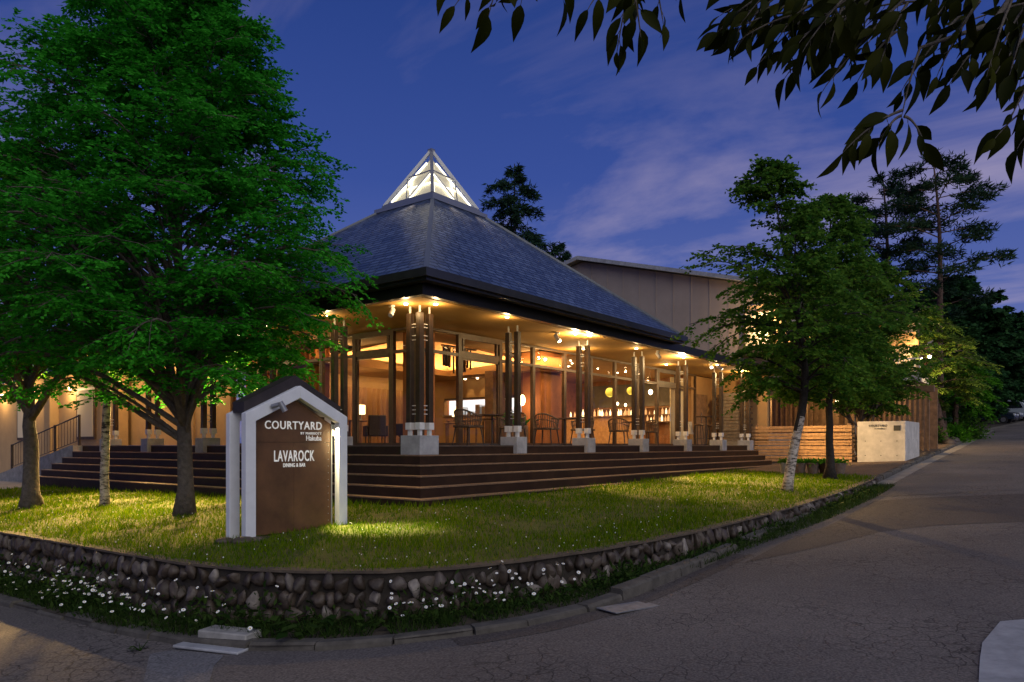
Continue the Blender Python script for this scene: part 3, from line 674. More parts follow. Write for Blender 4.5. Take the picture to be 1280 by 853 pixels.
o.rotation_euler = (0, R(180), 0)
lamp('dining_fill', 'AREA', (4.9, 4.2, 3.3), 120, WARM, 2.0, size_y=2.0, rot=(0, 0, 0))  # added room fill, an unseen area lamp without a fixture
lamp('bar_fill', 'AREA', (12.6, 4.2, 2.58), 230, WARM, 5.0, size_y=2.5, rot=(0, 0, 0))  # added ceiling fill for the bar, no fixture
lamp('window_wash', 'AREA', (7.4, 1.98, 2.55), 30, WARM, 1.5, size_y=.1, rot=(0, 0, 0))  # unseen strip without a fixture, grazing the pier front
lamp('curtain_wash', 'AREA', (4.8, 6.6, 2.05), 26, WARM2, 4.5, size_y=.15, rot=(R(18), 0, 0))  # unseen area lamp over the back curtain, no fixture
lamp('partition_fill', 'POINT', (9.2, 3.6, 2.35), 60, WARM, .15); lamp('partition_fill', 'POINT', (9.0, 5.6, 2.3), 70, WARM, .15); lamp('pier_fill', 'POINT', (7.3, 1.3, 2.45), 14, WARM2, .06)  # added fill lamps without fixtures, brightening the dark partition and pier
# kitchen pass: pale working light behind the counter opening
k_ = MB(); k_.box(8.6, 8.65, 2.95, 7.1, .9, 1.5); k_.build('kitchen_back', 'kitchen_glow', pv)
k_ = MB(); k_.box(7.62, 8.0, 3.0, 6.5, .93, .97); k_.build('kitchen_counter', 'steel', pv)
k_ = MB()
for i in range(9): y = 3.2 + i * .37; k_.box(8.2, 8.5, y, y + rnd.uniform(.1, .3), .975, .975 + rnd.uniform(.08, .34))
k_.build('kitchen_equipment', 'steel', pv)
k_ = MB(); k_.box(7.60, 7.698, 3.1, 6.4, 1.45, 1.50); k_.build('shelf', 'wood_dark', pv)
dl = []
for y in (4.35, 4.85, 5.35):
    b = MB(); b.tube([(7.42, y, 2.077), (7.42, y, 2.05)], .035, 10); b.build('downlight', 'bulb', pv)
    lamp('downlight_beam', 'SPOT', (7.45, y, 2.03), 12, WARM2, .03, spot=55, target=(7.69, y, 1.3), blend=.7)

# bulbs in the soffit (lit), some of them added, with the light they give
def soffit_bulb(x, y, e=9, r=.042, z=2.655, wash=0):
    b = MB(); b.tube([(x, y, z + .013), (x, y, z - .008)], [r, r * .8], 12); bb = b.build('soffit_lamp', 'bulb', pv)
    if e: lamp('soffit_lamp_light', 'POINT', (x, y, z - .13), e * 1.5, WARM2, .04)
    return bb
for x, y, e in ((-.25, .12, 9), (.12, -.30, 9), (2.05, -.50, 12), (4.9, -.34, 45), (5.38, -.45, 45), (10.6, -.42, 75), (11.0, -.3, 30), (16.3, -.15, 90), (-.35, 2.3, 7), (-.34, 4.4, 9), (-.35, 7.4, 12), (-.3, 10.2, 12), (-.2, 13.4, 12), (8.2, -.2, 6), (13.6, -.3, 12), (7.4, 1.0, 16), (12.5, 1.0, 14), (.9, 8.3, 30), (.8, 10.4, 45), (.7, 12.6, 60), (.5, 14.4, 50)):  # bulbs set back towards the glass are added to brighten pier and walls
    soffit_bulb(x, y, e)
for x, y, e in ((9.9, 3.0, 0), (10.6, 3.6, 0), (11.8, 3.2, 0), (12.6, 4.1, 0), (13.5, 3.4, 0), (9.2, 2.6, 0), (11.2, 4.6, 0), (14.4, 3.0, 0)):
    soffit_bulb(x, y, 0, .03, 2.61)

# ------------------------------------------------------------------ the hotel behind and beside
ho = thing('hotel_building', 'tall pale hotel block with a low gable behind the pavilion roof', 'building', (0, 0, 0))
def gz(w): return 11.0 - .262 * (14.05 - w) if w < 14.05 else 11.0 - .24 * (w - 14.05)
b = MB(); b.prism([(19, -.6), (2.2, -.6), (2.2, gz(2.2)), (14.05, gz(14.05)), (19, gz(19))], 28.0, 40.0, 'x'); b.build('wall', 'wall_annex', ho)
b = MB()
for i in range(12):
    w = 2.9 + i * 1.05; b.box(27.985, 27.998, w - .012, w + .012, -.5, gz(w) - .02)
b.build('panel_joints', 'wall_annex_joint', ho)
r_ = MB(); b2 = MB(); b2.box(28, 34, -3.6, 2.19, -.6, 5.6); b2.box(27.6, 34.5, -3.8, 2.195, 5.601, 5.75); b2.build('wall', 'wall_annex', ho); r_.prism([(1.4, gz(1.4) + .04), (1.4, gz(1.4) + .26), (14.05, gz(14.05) + .26), (20, gz(20) + .26), (20, gz(20) + .04), (14.05, gz(14.05) + .04)], 27.5, 40.5, 'x'); rr = r_.build('roof', 'slate_metal', ho)
r_ = MB(); r_.prism([(1.35, gz(1.4) + .02), (1.35, gz(1.4) + .24), (14.05, gz(14.05) + .24), (20, gz(20) + .24), (20, gz(20) + .02), (14.05, gz(14.05) + .02)], 27.40, 27.498, 'x'); r_.build('verge_board', 'concrete', rr)
# lit upper corridor and balcony
b = MB(); b.box(27.2, 27.95, -3.9, 4.2, 4.55, 4.75); b.box(27.2, 27.3, -3.9, 4.2, 4.75, 5.05); b.build('gallery', 'wall_warm', ho)
b = MB(); b.box(27.93, 27.99, 2.25, 4.1, 5.06, 7.2); b.box(27.93, 27.99, -3.5, 2.2, 5.06, 5.59); b.build('gallery_wall', 'wall_beige', ho)
for w in (3.4, 1.6, -.2, -2.0):
    if w < 2.5: continue
    f = MB(); f.box(27.86, 27.925, w - .75, w + .75, 5.0, 6.9); fr = f.build('window', 'frame_brown', ho); MB().box(27.85, 27.858, w - .66, w + .66, 5.08, 6.8).build('pane', 'curtain_pale', fr)
b = MB(); b.box(26.2, 27.95, -4.3, -2.5, 2.75, 3.0); b.box(26.2, 26.3, -4.3, -2.5, 3.0, 3.18); bal = b.build('balcony', 'concrete', ho)
b = MB()
for i in range(9): y = -4.25 + i * .21; b.box(26.23, 26.27, y, y + .05, 3.18, 3.75)
b.box(26.22, 26.28, -4.3, -2.5, 3.75, 3.80); b.build('railing', 'metal_white', bal)
for (x, y, z, e) in ((27.6, 2.9, 6.05, 300), (27.6, .75, 5.1, 110), (27.6, -1.0, 5.1, 110), (27.2, -4.45, 3.9, 650), (27.5, 1.9, 5.3, 30)):
    o = MB().ball((x, y, z), .075).build('wall_lamp', 'bulb_soft', ho, smooth=True); lamp('wall_lamp_light', 'POINT', (x - .3, y, z), e, WARM2, .12)

# entrance porch: pale beam on timber posts, slatted timber screen behind
po = thing('entrance_porch', 'timber entrance porch with a pale front beam and slatted screens beside the fence', 'porch', (0, 0, 0))
b = MB(); b.box(21.9, 22.1, -2.2, 1.15, 2.14, 2.46); b.box(22.1, 26.5, -2.2, -2.0, 2.14, 2.46); b.build('beam', 'wood_light', po)
b = MB(); b.box(21.7, 27, -2.5, 1.6, 2.50, 2.62); b.build('roof', 'wood_grey', po)
for (x, y) in ((22.0, .85), (22.0, -2.1), (22.0, -.65), (26.3, .85)):
    MB().box(x - .09, x + .09, y - .09, y + .09, -.7, 2.139, .01).build('post', 'wood_light', po)
b = MB(); b.box(20.6, 20.7, -.9, 1.6, -.6, .5); b.build('counter', 'white_wall', po)
for i in range(13): y = -2.6 - i * .19; MB().box(24.0, 24.12, y - .045, y + .045, -.4, 2.16, .006).build('slat', 'wood_mid', po)
for i in range(9): y = 1.6 - i * .22; MB().box(24.6, 24.7, y - .04, y + .04, -.4, 2.16).build('slat', 'wood_mid', po)
b = MB(); b.box(23.9, 24.2, -5.1, -2.5, 2.17, 2.42); b.build('beam', 'wood_mid', po)
b = MB(); b.box(25.5, 25.6, -5.0, 2.4, -.4, 2.4); b.build('back_wall', 'wood_mid', po)
b = MB(); b.box(21.2, 23.5, -3.4, -2.3, 2.55, 2.68); b.build('glass_canopy', 'slate_metal', po)
for (x, y, z, e) in ((22.6, .2, 2.05, 50), (22.6, -1.4, 2.05, 30), (24.8, -3.4, 1.9, 16), (24.8, -1.2, 1.95, 25)):
    MB().tube([(x, y, z + .08), (x, y, z)], .06, 10).build('porch_lamp', 'bulb', po); lamp('porch_light', 'POINT', (x, y, z - .15), e, WARM2, .06)
b = MB(); b.tube([(21.8, -2.65, -.6), (21.8, -2.65, 2.2)], .035, 8)
tag(b.build('drain_pipe', 'metal_white'), 'white vertical rain pipe by the glass canopy near the entrance posts', 'drain pipe')

# left wing with ramp and railing
lw = thing('left_wing', 'low beige side wing with grey sloping roof at the far left behind the trees', 'building', (0, 0, 0))
b = MB(); b.box(1.3, 1.6, 14.9, 40, -1.5, 2.5); b.box(1.0, 1.3, 19.5, 20.0, -1.5, 2.5); b.build('wall', 'wall_beige', lw)
b = MB(); b.prism([(.2, 2.45), (.2, 2.62), (7, 5.6), (7, 5.4)], 15.25, 40, 'y'); b.build('roof', 'shingle_y', lw)
for i, w in enumerate((17.2, 22.5, 26)):
    f = MB(); f.box(1.24, 1.299, w - .7, w + .7, .2, 2.0); fr = f.build('window', 'frame_brown', lw); MB().box(1.225, 1.238, w - .6, w + .6, .3, 1.9).build('pane', 'curtain_pale', fr)
for (x, y, z, e) in ((1.2, 18.3, 2.0, 60), (1.2, 21.5, 2.0, 60), (1.2, 24.6, 2.0, 50)):
    MB().ball((x, y, z), .07).build('wall_lamp', 'bulb_soft', lw, smooth=True); lamp('wall_lamp_light', 'POINT', (x - .35, y, z - .1), e, WARM2, .08)
rp = MB(); rp.prism([(14.5, -1.4), (20.5, -1.4), (20.5, -1.0), (14.7, -.002), (14.5, -.002)], -.25, 1.25, 'x'); tag(rp.build('ramp', 'concrete_old'), kind='structure')
ra = thing('handrail', 'dark metal handrail with thin balusters along the ramp left of the steps', 'handrail', (0, 0, 0))
def rz(w): return -.002 - max(0, (w - 14.7)) * .172
pr = MB(); pr.tube([(-.02, 14.62, .92), (-.02, 20.0, rz(20) + .92)], .022, 8); pr.tube([(-.02, 14.62, .16), (-.02, 20.0, rz(20) + .16)], .014, 6); pr.build('rail', 'metal_dark', ra)
pr = MB()
for i in range(24): w = 14.8 + i * .22; pr.tube([(-.02, w, rz(w) + .16), (-.02, w, rz(w) + .91)], .008, 5)
pr.build('baluster', 'metal_dark', ra)
for w in (14.62, 16.4, 18.2, 20.0): MB().box(-.05, .01, w - .03, w + .03, rz(w) - .1, rz(w) + .95).build('rail_post', 'metal_dark', ra)

# ------------------------------------------------------------------ fences and white wall by the entrance
fe = thing('plank_fence', 'low fence of pale horizontal timber planks with gaps beside the entrance', 'fence', (18.05, 0, 0))
b = MB(); zs = -.60; rnd = random.Random(4)
k = 0
while zs < .70:
    hgt = rnd.choice((.075, .10, .13)); gap = rnd.choice((.018, .03, .05)); off = rnd.uniform(0, .02)
    b.box(-.03 - off, .02 - off, -3.42, -1.62, zs, zs + hgt, .006); b.box(-.025 + off, .03 + off, -1.60, .17, zs, zs + hgt, .006); zs += hgt + gap; k += 1
b.build('plank', 'wood_light', fe)
for w in (.02, -1.61, -3.30): MB().box(.035, .13, w - .05, w + .05, -.75, .78, .008).build('post', 'wood_mid', fe)
b = MB()
for z in (-.5, -.34, -.18, -.02, .14, .30, .46, .60): b.box(-.035, .03, -3.52, -3.44, z, z + .085, .006)
b.build('plank_end', 'wood_dark', fe)
MB().box(-.75, -.60, -.25, -.08, -.75, -.28, .02).build('short_post', 'wood_grey', fe)
sc = thing('stacked_timber_screen', 'tall grey screen of stacked timbers with notched ends on the terrace edge', 'screen', (17.8, 0, 0))
b = MB(); z = .16; i = 0
while z < 1.9:
    hgt = rnd.uniform(.10, .145)
    b.box(-.05 + rnd.uniform(-.015, .015), .02, .30, 1.28, z, z + hgt, .008); z += hgt + .012; i += 1
b.build('plank', 'wood_grey', sc)
for y0 in (1.30, .12):
    b = MB(); z = .16; i = 0
    while z < 1.9:
        if i % 2 == 0: b.box(-.10, .06, y0, y0 + .16, z, z + .10, .01)
        else: b.box(-.02, .34, y0 + .03, y0 + .13, z, z + .09, .01)
        z += .115; i += 1
    b.build('notched_end', 'wood_dark', sc)
MB().box(-.1, .1, .2, 1.3, -.16, .155).build('base', 'concrete_old', sc)

ww = thing('white_wall', 'white rendered low wall with small dark lettering at the driveway', 'wall', (18.0, 0, 0))
MB().box(0, 2.6, -5.12, -3.60, -.95, .83, .012).build('block', 'white_wall', ww)
b = MB()
for y in (-4.86, -4.36, -3.86):
    for z in (-.35, .15): b.tube([(-.003, y, z), (.01, y, z)], .018, 10)
for x in (.6, 1.4, 2.1):
    for z in (-.25, .2): b.tube([(x, -5.123, z), (x, -5.11, z)], .018, 10)
b.build('tie_holes', 'plaque', ww)
def text_mesh(s, u0, u1, z0, z1, bold=0, spacing=1.0, shear=0):
    cu = bpy.data.curves.new('txt', 'FONT'); cu.body = s; cu.space_character = spacing; cu.offset = bold; cu.extrude = .02; cu.resolution_u = 3
    o = bpy.data.objects.new('txt', cu); COL.objects.link(o); bpy.context.view_layer.update()
    me = bpy.data.meshes.new_from_object(o.evaluated_get(bpy.context.evaluated_depsgraph_get())); bpy.data.objects.remove(o); bpy.data.curves.remove(cu)
    V = np.empty(len(me.vertices) * 3, np.float32); me.vertices.foreach_get('co', V); V = V.reshape(-1, 3); lo, hi = V.min(0), V.max(0); V = (V - lo) / (hi - lo)
    V[:, 0] = u0 + (u1 - u0) * V[:, 0]; V[:, 1] = z0 + (z1 - z0) * V[:, 1]; V[:, 2] = V[:, 2] * .008
    me.vertices.foreach_set('co', V.ravel()); me.update(); return me
def text(name, parent, s, u0, u1, z0, z1, m, loc, rot, **k):
    me = text_mesh(s, u0, u1, z0, z1, **k); me.name = name; me.materials.append(MATS[m]); o = link(name, me, parent, loc); o.rotation_euler = rot; return o
text('lettering', ww, 'COURTYARD', .38, .96, .64, .72, 'letter_dark', (-.004, -3.60, 0), (R(90), 0, R(-90)), bold=.01, spacing=1.15)
text('lettering', ww, 'BY MARRIOTT', .56, .94, .55, .595, 'letter_dark', (-.004, -3.60, 0), (R(90), 0, R(-90)))
MB().box(-.02, -.001, -4.97, -4.76, .50, .68, .004).build('plaque', 'plaque', ww)
MB().box(-.28, -.02, -3.55, -1.8, -.74, -.66, .02).build('base_stone', 'concrete', ww)

# ------------------------------------------------------------------ monument sign
sg = thing('monument_sign', 'house-shaped brown monument sign in a white gabled frame on the lawn', 'sign', (0, 0, 0))
A0, A1, AP = -4.82, -3.20, -4.00; ZE, ZA = .405, .80
def gable(y0, y1, zb0, zb1, name):
    f = MB(); pw = .145
    out = [(A0, ZE), (AP, ZA), (A1, ZE)]; sl = (ZA - ZE) / (AP - A0); sr = (ZA - ZE) / (A1 - AP); t = .165
    zi = ZA - t; li = ZE - t + sl * pw; ri = ZE - t + sr * pw
    f.prism([(A0, zb0), (A0 + pw, zb0), (A0 + pw, li), (AP, zi), (AP, ZA), (A0, ZE)], y0, y1, 'y')
    f.prism([(A1 - pw, zb1), (A1, zb1), (A1, ZE), (AP, ZA), (AP, zi), (A1 - pw, ri)], y0, y1, 'y')
    o = f.build(name, 'sign_white', sg)
    bv = o.modifiers.new('soft', 'BEVEL'); bv.width = .006; bv.segments = 2; bv.limit_method = 'ANGLE'
    return o
gable(-1.72, -1.62, -1.23, -1.14, 'frame'); gable(-1.36, -1.27, -1.23, -1.15, 'frame')
b = MB(); e = .13
b.prism([(A0 + .04, ZE + .02), (AP, ZA + .002), (AP, ZA + e + .012), (A0 + .04, ZE + e + .02)], -1.615, -1.365, 'y'); b.prism([(AP + .0005, ZA + .002), (A1 - .04, ZE + .02), (A1 - .04, ZE + e + .02), (AP + .0005, ZA + e + .012)], -1.615, -1.365, 'y')
b.build('roof', 'sign_roof', sg)
b = MB(); u0, u1 = -4.665, -3.40
b.prism([(u0, .045), (u1, .045), (u1, .30), (AP, .62), (u0, .30)], -1.60, -1.50, 'y'); b.build('upper_panel', 'sign_brown', sg)
b = MB(); b.box(u0, -4.02, -1.60, -1.50, -1.16, .040); b.box(-4.017, u1, -1.60, -1.50, -1.16, .040); b.build('lower_panel', 'sign_brown', sg)
b = MB(); b.box(u1, u1 + .02, -1.61, -1.49, -1.14, .30); b.build('edge_trim', 'metal_grey', sg)
b = MB(); b.box(u0 + .03, u1 - .03, -1.5, -1.40, -1.16, .40); b.build('core', 'sign_roof', sg)
rv = MB()
for i in range(14):
    z = -1.05 + i * .095
    for u in (u0 + .05, u1 - .045): rv.ball((u, -1.602, z), .007, n=6, m=4)
rv.build('rivet', 'metal_grey', sg)
TX = dict(loc=(0, -1.608, 0), rot=(R(90), 0, 0))
text('lettering', sg, 'COURTYARD', -4.475, -3.565, .215, .325, 'letter_white', bold=.012, spacing=1.12, **TX)
text('lettering', sg, 'BY MARRIOTT', -3.915, -3.57, .148, .182, 'letter_white', bold=.0, spacing=1.15, **TX)
text('lettering', sg, 'Hakuba', -3.825, -3.57, .065, .135, 'letter_white', **TX)
text('lettering', sg, 'LAVAROCK', -4.335, -3.69, -.215, -.065, 'letter_white', bold=.012, spacing=1.12, **TX)
text('lettering', sg, 'DINING & BAR', -4.195, -3.84, -.29, -.238, 'letter_white', bold=.012, spacing=1.1, **TX)
lampb = MB(); lampb.tube([(-4.46, -1.74, .50), (-4.40, -1.82, .53)], .03, 12); lampb.tube([(-4.40, -1.83, .56), (-4.34, -1.86, .44)], .038, 14); lampb.build('spotlight', 'metal_grey', sg, smooth=False)
lampb = MB(); lampb.tube([(-3.30, -1.50, .20), (-3.30, -1.56, .16)], .03, 12); lampb.build('spotlight', 'bulb_soft', sg)
lamp('sign_spot', 'SPOT', (-3.385, -1.66, .26), 1000, (1, .84, .42), .03, spot=62, target=(-3.15, -2.25, -1.15), blend=.8)
b = MB()
for (x, y, s) in ((-4.85, -1.72, .13), (-4.68, -1.75, .10), (-4.98, -1.5, .10), (-4.55, -1.70, .09)): b.ball((x, y, -1.2), s, 1.3, 1, .5, 10, 6)
b.build('footing', 'stone', sg, smooth=True)

# ------------------------------------------------------------------ small things outside
def soffit_spot(x, y, tx, ty, tz, label, energy=0, z=2.665, ang=60, lit=True, col=None):
    t = thing('soffit_spotlight', label, 'spotlight', (x, y, z), 0, 'spotlights under the pavilion eaves')
    MB().tube([(0, 0, 0), (0, 0, -.03)], .06, 14).build('mount', 'metal_white', t)
    ar = MB(); ar.tube([(0, 0, -.03), (0, 0, -.10)], .015, 8); ar.build('arm', 'metal_white', t)
    d = (Vector((tx, ty, tz)) - Vector((x, y, z - .13))).normalized(); c = Vector((0, 0, -.13))
    MB().tube([c - d * .09, c + d * .10], .048, 14).build('head', 'metal_white', t)
    if lit: MB().tube([c + d * .101, c + d * .106], .042, 14).build('lens', 'bulb', t)
    if energy:
        p = Vector((x, y, z)) + c + d * .13; lamp('spot_beam', 'SPOT', p, energy, col or (1, .63, .22), .045, spot=ang, target=(tx, ty, tz), blend=.75)
    return t
soffit_spot(4.49, -.10, 4.6, -3.0, -1.1, 'eave spotlight with a glowing lens between the second and third column', 1900, ang=52)
soffit_spot(9.02, -.45, 8.2, -3.0, -1.0, 'unlit looking white eave spotlight on a curved arm left of the bright fifth column', 3000, lit=False, ang=50)
soffit_spot(13.3, -.5, 18.0, -3.4, -.1, 'eave spotlight over the right end of the terrace aimed at the plank fence', 1900, ang=42)
soffit_spot(12.6, -.5, 8.6, -3.3, -1.0, 'eave spotlight near the right end of the terrace aimed at the leaning birch', 3200, ang=50)
soffit_spot(14.6, -.62, 18.0, -4.5, .15, 'eave spotlight at the right terrace end aimed at the white wall', 120, ang=20)
soffit_spot(-.45, 7.75, -4.3, 4.6, -1.2, 'eave spotlight on the left front aimed at the white birch trunk', 7200, ang=56)
soffit_spot(-.45, 5.3, -4.2, 2.2, -1.2, 'eave spotlight on the left front aimed at the trunk of the large green tree', 5200, ang=66)
soffit_spot(-.45, 10.6, -4.5, 7.0, -1.2, 'eave spotlight on the left front aimed at the leftmost forked tree', 7000, ang=66)
soffit_spot(-.30, .45, -3.2, -1.0, -1.1, 'eave spotlight at the front corner aimed at the lawn behind the sign', 420, lit=False, ang=75)

# balustrade and planter on the left front
bl = thing('glass_balustrade', 'clear glass balustrade panel on the terrace left of the sign', 'balustrade', (.9, 5.5, 0))
MB().box(-.008, .008, -1.4, 2.1, .04, .86).build('pane', 'balustrade', bl); b = MB()
for y in (-1.4, .3, 2.1): b.box(-.02, .02, y - .02, y + .02, .001, .88)
b.build('post', 'metal_grey', bl)

# terrace furniture
def wicker_chair(loc, rz, label):
    t = thing('wicker_armchair', label, 'armchair', loc, rz, 'wicker chairs on the terrace')
    s = MB(); s.box(-.25, .25, -.25, .25, .40, .45, .02); s.build('seat', 'wicker', t)
    bk = MB(); n = 22
    for i in range(n):
        a = R(-115 + 230 * i / (n - 1)); x, y = -.29 * math.cos(a) * 1.0, .30 * math.sin(a); top = .66 + .14 * max(0, math.cos(a)) ** 1.5
        bk.tube([(x * .88, y * .88, .40), (x, y, .55), (x * 1.05, y * 1.05, top)], .011, 5)
    pts = []
    for i in range(24):
        a = R(-115 + 230 * i / 23); pts.append((-.29 * math.cos(a) * 1.05, .30 * math.sin(a) * 1.05, .66 + .14 * max(0, math.cos(a)) ** 1.5))
    bk.tube(pts, .02, 6); bk.tube([(p[0] * .97, p[1] * .97, p[2] * .8 + .02) for p in pts], .012, 5); bk.build('backrest', 'wicker', t)
    for sx, sy in ((-1, -1), (-1, 1), (1, -1), (1, 1)):
        MB().tube([(sx * .20, sy * .20, .40), (sx * .25, sy * .25, 0)], [.018, .013], 6).build('leg', 'metal_dark', t)
    return t
def cafe_table(loc, label, r=.36, h=.72):
    t = thing('terrace_table', label, 'table', loc, 0, 'tables on the terrace')
    MB().lathe([(0, h - .025), (r, h - .025), (r, h), (0, h)], n=24).build('tabletop', 'wood_dark', t)
    MB().tube([(0, 0, .03), (0, 0, h - .025)], .025, 10).build('pedestal', 'metal_dark', t)
    f = MB(); f.bar((-.25, -.25, .02), (.25, .25, .02), .04, .03); f.bar((-.25, .25, .0201), (.25, -.25, .0201), .04, .03); f.build('foot', 'metal_dark', t)
    return t
ch = [(2.55, 1.0, 0, 'wicker armchair nearest the pavilion corner, facing a terrace table'), (4.25, 1.05, 180, 'wicker armchair behind the second column, facing left to a terrace table'),
      (5.55, .95, 10, 'wicker armchair just left of the third column, seen from behind'), (7.35, 1.0, 180, 'wicker armchair right of the third column facing back to the table'),
      (9.35, 1.0, 15, 'wicker armchair in front of the bar window, back towards the sign'), (11.15, 1.0, 170, 'wicker armchair right of the fifth column by the bar window')]
for x, y, a, l in ch: wicker_chair((x, y, .002), R(a), l)
for x, l in ((3.4, 'small dark terrace table nearest the pavilion corner'), (6.45, 'dark terrace table beside the third column'), (10.25, 'dark terrace table in front of the bar window')): cafe_table((x, 1.0, .002), l)
cafe_table((15.6, .95, .002), 'high dark bar table at the right end of the terrace', .38, 1.05)
def stool(loc, label):
    t = thing('bar_stool', label, 'stool', loc, 0, 'bar stools at the right end'); MB().lathe([(0, .70), (.17, .70), (.18, .73), (.15, .76), (0, .76)], n=16).build('seat', 'wood_dark', t)
    for i in range(4): a = R(45 + 90 * i); MB().tube([(.12 * math.cos(a), .12 * math.sin(a), .70), (.2 * math.cos(a), .2 * math.sin(a), 0)], .013, 6).build('leg', 'metal_dark', t)
    r = MB(); r.tube([(.17 * math.cos(R(i * 30)), .17 * math.sin(R(i * 30)), .25) for i in range(13)], .009, 5); r.build('footrest', 'metal_dark', t)
stool((15.0, .95, .002), 'bar stool left of the high bar table'); stool((16.2, 1.0, .002), 'bar stool right of the high bar table')
fl = thing('floor_lantern', 'pale conical lantern standing on the terrace by the entrance doors', 'lantern', (15.05, 1.35, .002))
MB().lathe([(0, .40), (.16, .40), (.08, .85), (0, .85)], n=20).build('shade', 'curtain_pale', fl); MB().tube([(0, 0, 0), (0, 0, .4)], .012, 8).build('stem', 'metal_dark', fl); MB().lathe([(0, 0), (.13, 0), (.13, .015), (0, .02)], n=16).build('base', 'metal_dark', fl)

# inside the dining room
def curtain(name, label, a, b, z0, z1, axis, p, m, amp=.05, pitch=.2):
    n = int(abs(b - a) / pitch * 8); o = MB()
    for i in range(n + 1):
        s = a + (b - a) * i / n; d = amp * math.sin(i / 8 * 2 * math.pi) + .01 * math.sin(i * .37)
        for z in (z0, z1): o.v.append((s, p + d, z) if axis == 'u' else (p + d, s, z))
    o.f = [(2 * i, 2 * i + 2, 2 * i + 3, 2 * i + 1) for i in range(n)]; ob = o.build(name, m, smooth=True); return tag(ob, label, 'curtain')
curtain('curtain', 'long pleated tan curtain on the back wall of the dining room', 2.3, 7.5, .02, 1.72, 'u', 7.05, 'curtain')
curtain('curtain', 'orange brown drape behind the left windows next to the large tree', 5.35, 9.05, .02, 2.5, 'w', 2.15, 'terracotta', .045, .2)
curtain('curtain', 'pale curtain beside the entrance doors at the end of the glass wall', 14.98, 16.2, .02, 2.5, 'u', 2.05, 'curtain_pale', .03, .14)
def lounge_chair(loc, rz, label):
    t = thing('lounge_chair', label, 'armchair', loc, rz, 'lounge chairs in the dining room'); t.scale = (.78, .78, .84)
    MB().box(-.28, .28, -.28, .28, .28, .45, .03).build('seat', 'leather_dark', t); b = MB(); b.box(-.33, -.24, -.30, .30, .28, .95, .03); b.build('backrest', 'leather_dark', t)
    for sy in (-1, 1): MB().box(-.28, .24, sy * .34 - .045, sy * .34 + .045, .28, .62, .02).build('armrest', 'leather_dark', t)
    for sx in (-1, 1):
        for sy in (-1, 1): MB().box(sx * .24 - .02, sx * .24 + .02, sy * .28 - .02, sy * .28 + .02, 0, .28).build('leg', 'wood_dark', t)
for x, y, a, l in ((3.35, 4.95, 60, 'dark leather lounge chair in front of the tan curtain'), (2.7, 3.15, 100, 'dark lounge chair close to the corner of the dining room'), (2.9, 5.9, -60, 'dark lounge chair beside the low lamp table'), (4.6, 4.9, 180, 'dark lounge chair in the middle of the dining room')):
    lounge_chair((x, y, .004), R(a), l)
def table_lamp(loc, label, e=14):
    t = thing('table_lamp', label, 'lamp', loc, 0, 'glowing lamps in the dining room'); MB().box(-.10, .10, -.10, .10, .16, .42, .01).build('lamp_shade', 'lamp_shade', t); MB().lathe([(0, 0), (.07, 0), (.05, .03), (.02, .08), (.02, .17), (0, .17)], n=12).build('base', 'metal_dark', t)
    lamp('table_lamp_light', 'POINT', (loc[0], loc[1], loc[2] + .62), e, WARM, .1)
def side_table(loc, label, w=.5, h=.68):
    t = thing('side_table', label, 'table', loc, 0, 'wooden tables in the dining room'); MB().box(-w / 2, w / 2, -w / 2, w / 2, h - .035, h, .006).build('tabletop', 'wood_mid', t)
    for sx in (-1, 1):
        for sy in (-1, 1): MB().box(sx * (w / 2 - .05) - .02, sx * (w / 2 - .05) + .02, sy * (w / 2 - .05) - .02, sy * (w / 2 - .05) + .02, 0, h - .035).build('leg', 'wood_mid', t)
side_table((3.5, 5.72, .004), 'low wooden table carrying a square lamp before the curtain'); table_lamp((3.5, 5.72, .685), 'square glowing table lamp before the tan curtain')
side_table((4.75, 3.3, .004), 'wooden table carrying the lamp seen beside the corner pier', .5, .6); table_lamp((4.75, 3.3, .605), 'glowing square lamp seen just right of the corner pier', 16)
side_table((5.9, 4.0, .004), 'bare wooden dining table before the kitchen pass', .8, .72); side_table((5.3, 2.5, .004), 'bare wooden dining table close to the front glass', .75, .72)
fl = thing('floor_lamp', 'slim glowing column lamp at the left edge of the dining room', 'lamp', (2.5, 2.8, .004)); MB().box(-.06, .06, -.06, .06, .02, .62).build('lamp_shade', 'lamp_shade', fl); MB().box(-.09, .09, -.09, .09, 0, .019).build('base', 'metal_dark', fl)
def pendant(loc, top, label, r=.10, m='bulb_soft', e=6, sz=1.3):
    t = thing('pendant_lamp', label, 'lamp', loc, 0, 'pendant lamps inside'); MB().ball((0, 0, 0), r, 1, 1, sz, 14, 10).build('lamp_shade', m, t, smooth=True); MB().tube([(0, 0, r * sz), (0, 0, top - loc[2])], .006, 5).build('cord', 'metal_dark', t)
    if e: lamp('pendant_light', 'POINT', (loc[0], loc[1], loc[2] - r * sz - .1), e, WARM, .08)
pendant((6.65, 2.55, 1.27), 2.08, 'warm pendant lamp over the planter in front of the orange pier', .085, sz=1.8)
pendant((10.0, 2.84, 1.48), 2.62, 'small warm pendant lamp between the orange pier and the bar', .06)
pendant((13.3, 3.6, 1.90), 2.62, 'round green glowing lamp hanging at the left of the bar', .17, 'green_shade', 3, 1)
pendant((14.0, 3.15, 1.98), 2.62, 'round green glowing lamp hanging at the right of the bar', .14, 'green_shade', 3, 1)
pendant((14.2, 2.45, 1.92), 2.62, 'bright warm pendant lamp by the entrance doors', .08, sz=1.2, e=10)
for k, (x, y, z) in enumerate(((13.5, 3.4, 1.5), (13.9, 3.3, 1.47))): pendant((x, y, z), 2.62, ('first tiny bulb lamp hanging low over the bar counter, left of its twin', 'second tiny bulb lamp hanging low over the bar counter, right of its twin')[k], .045, e=4)
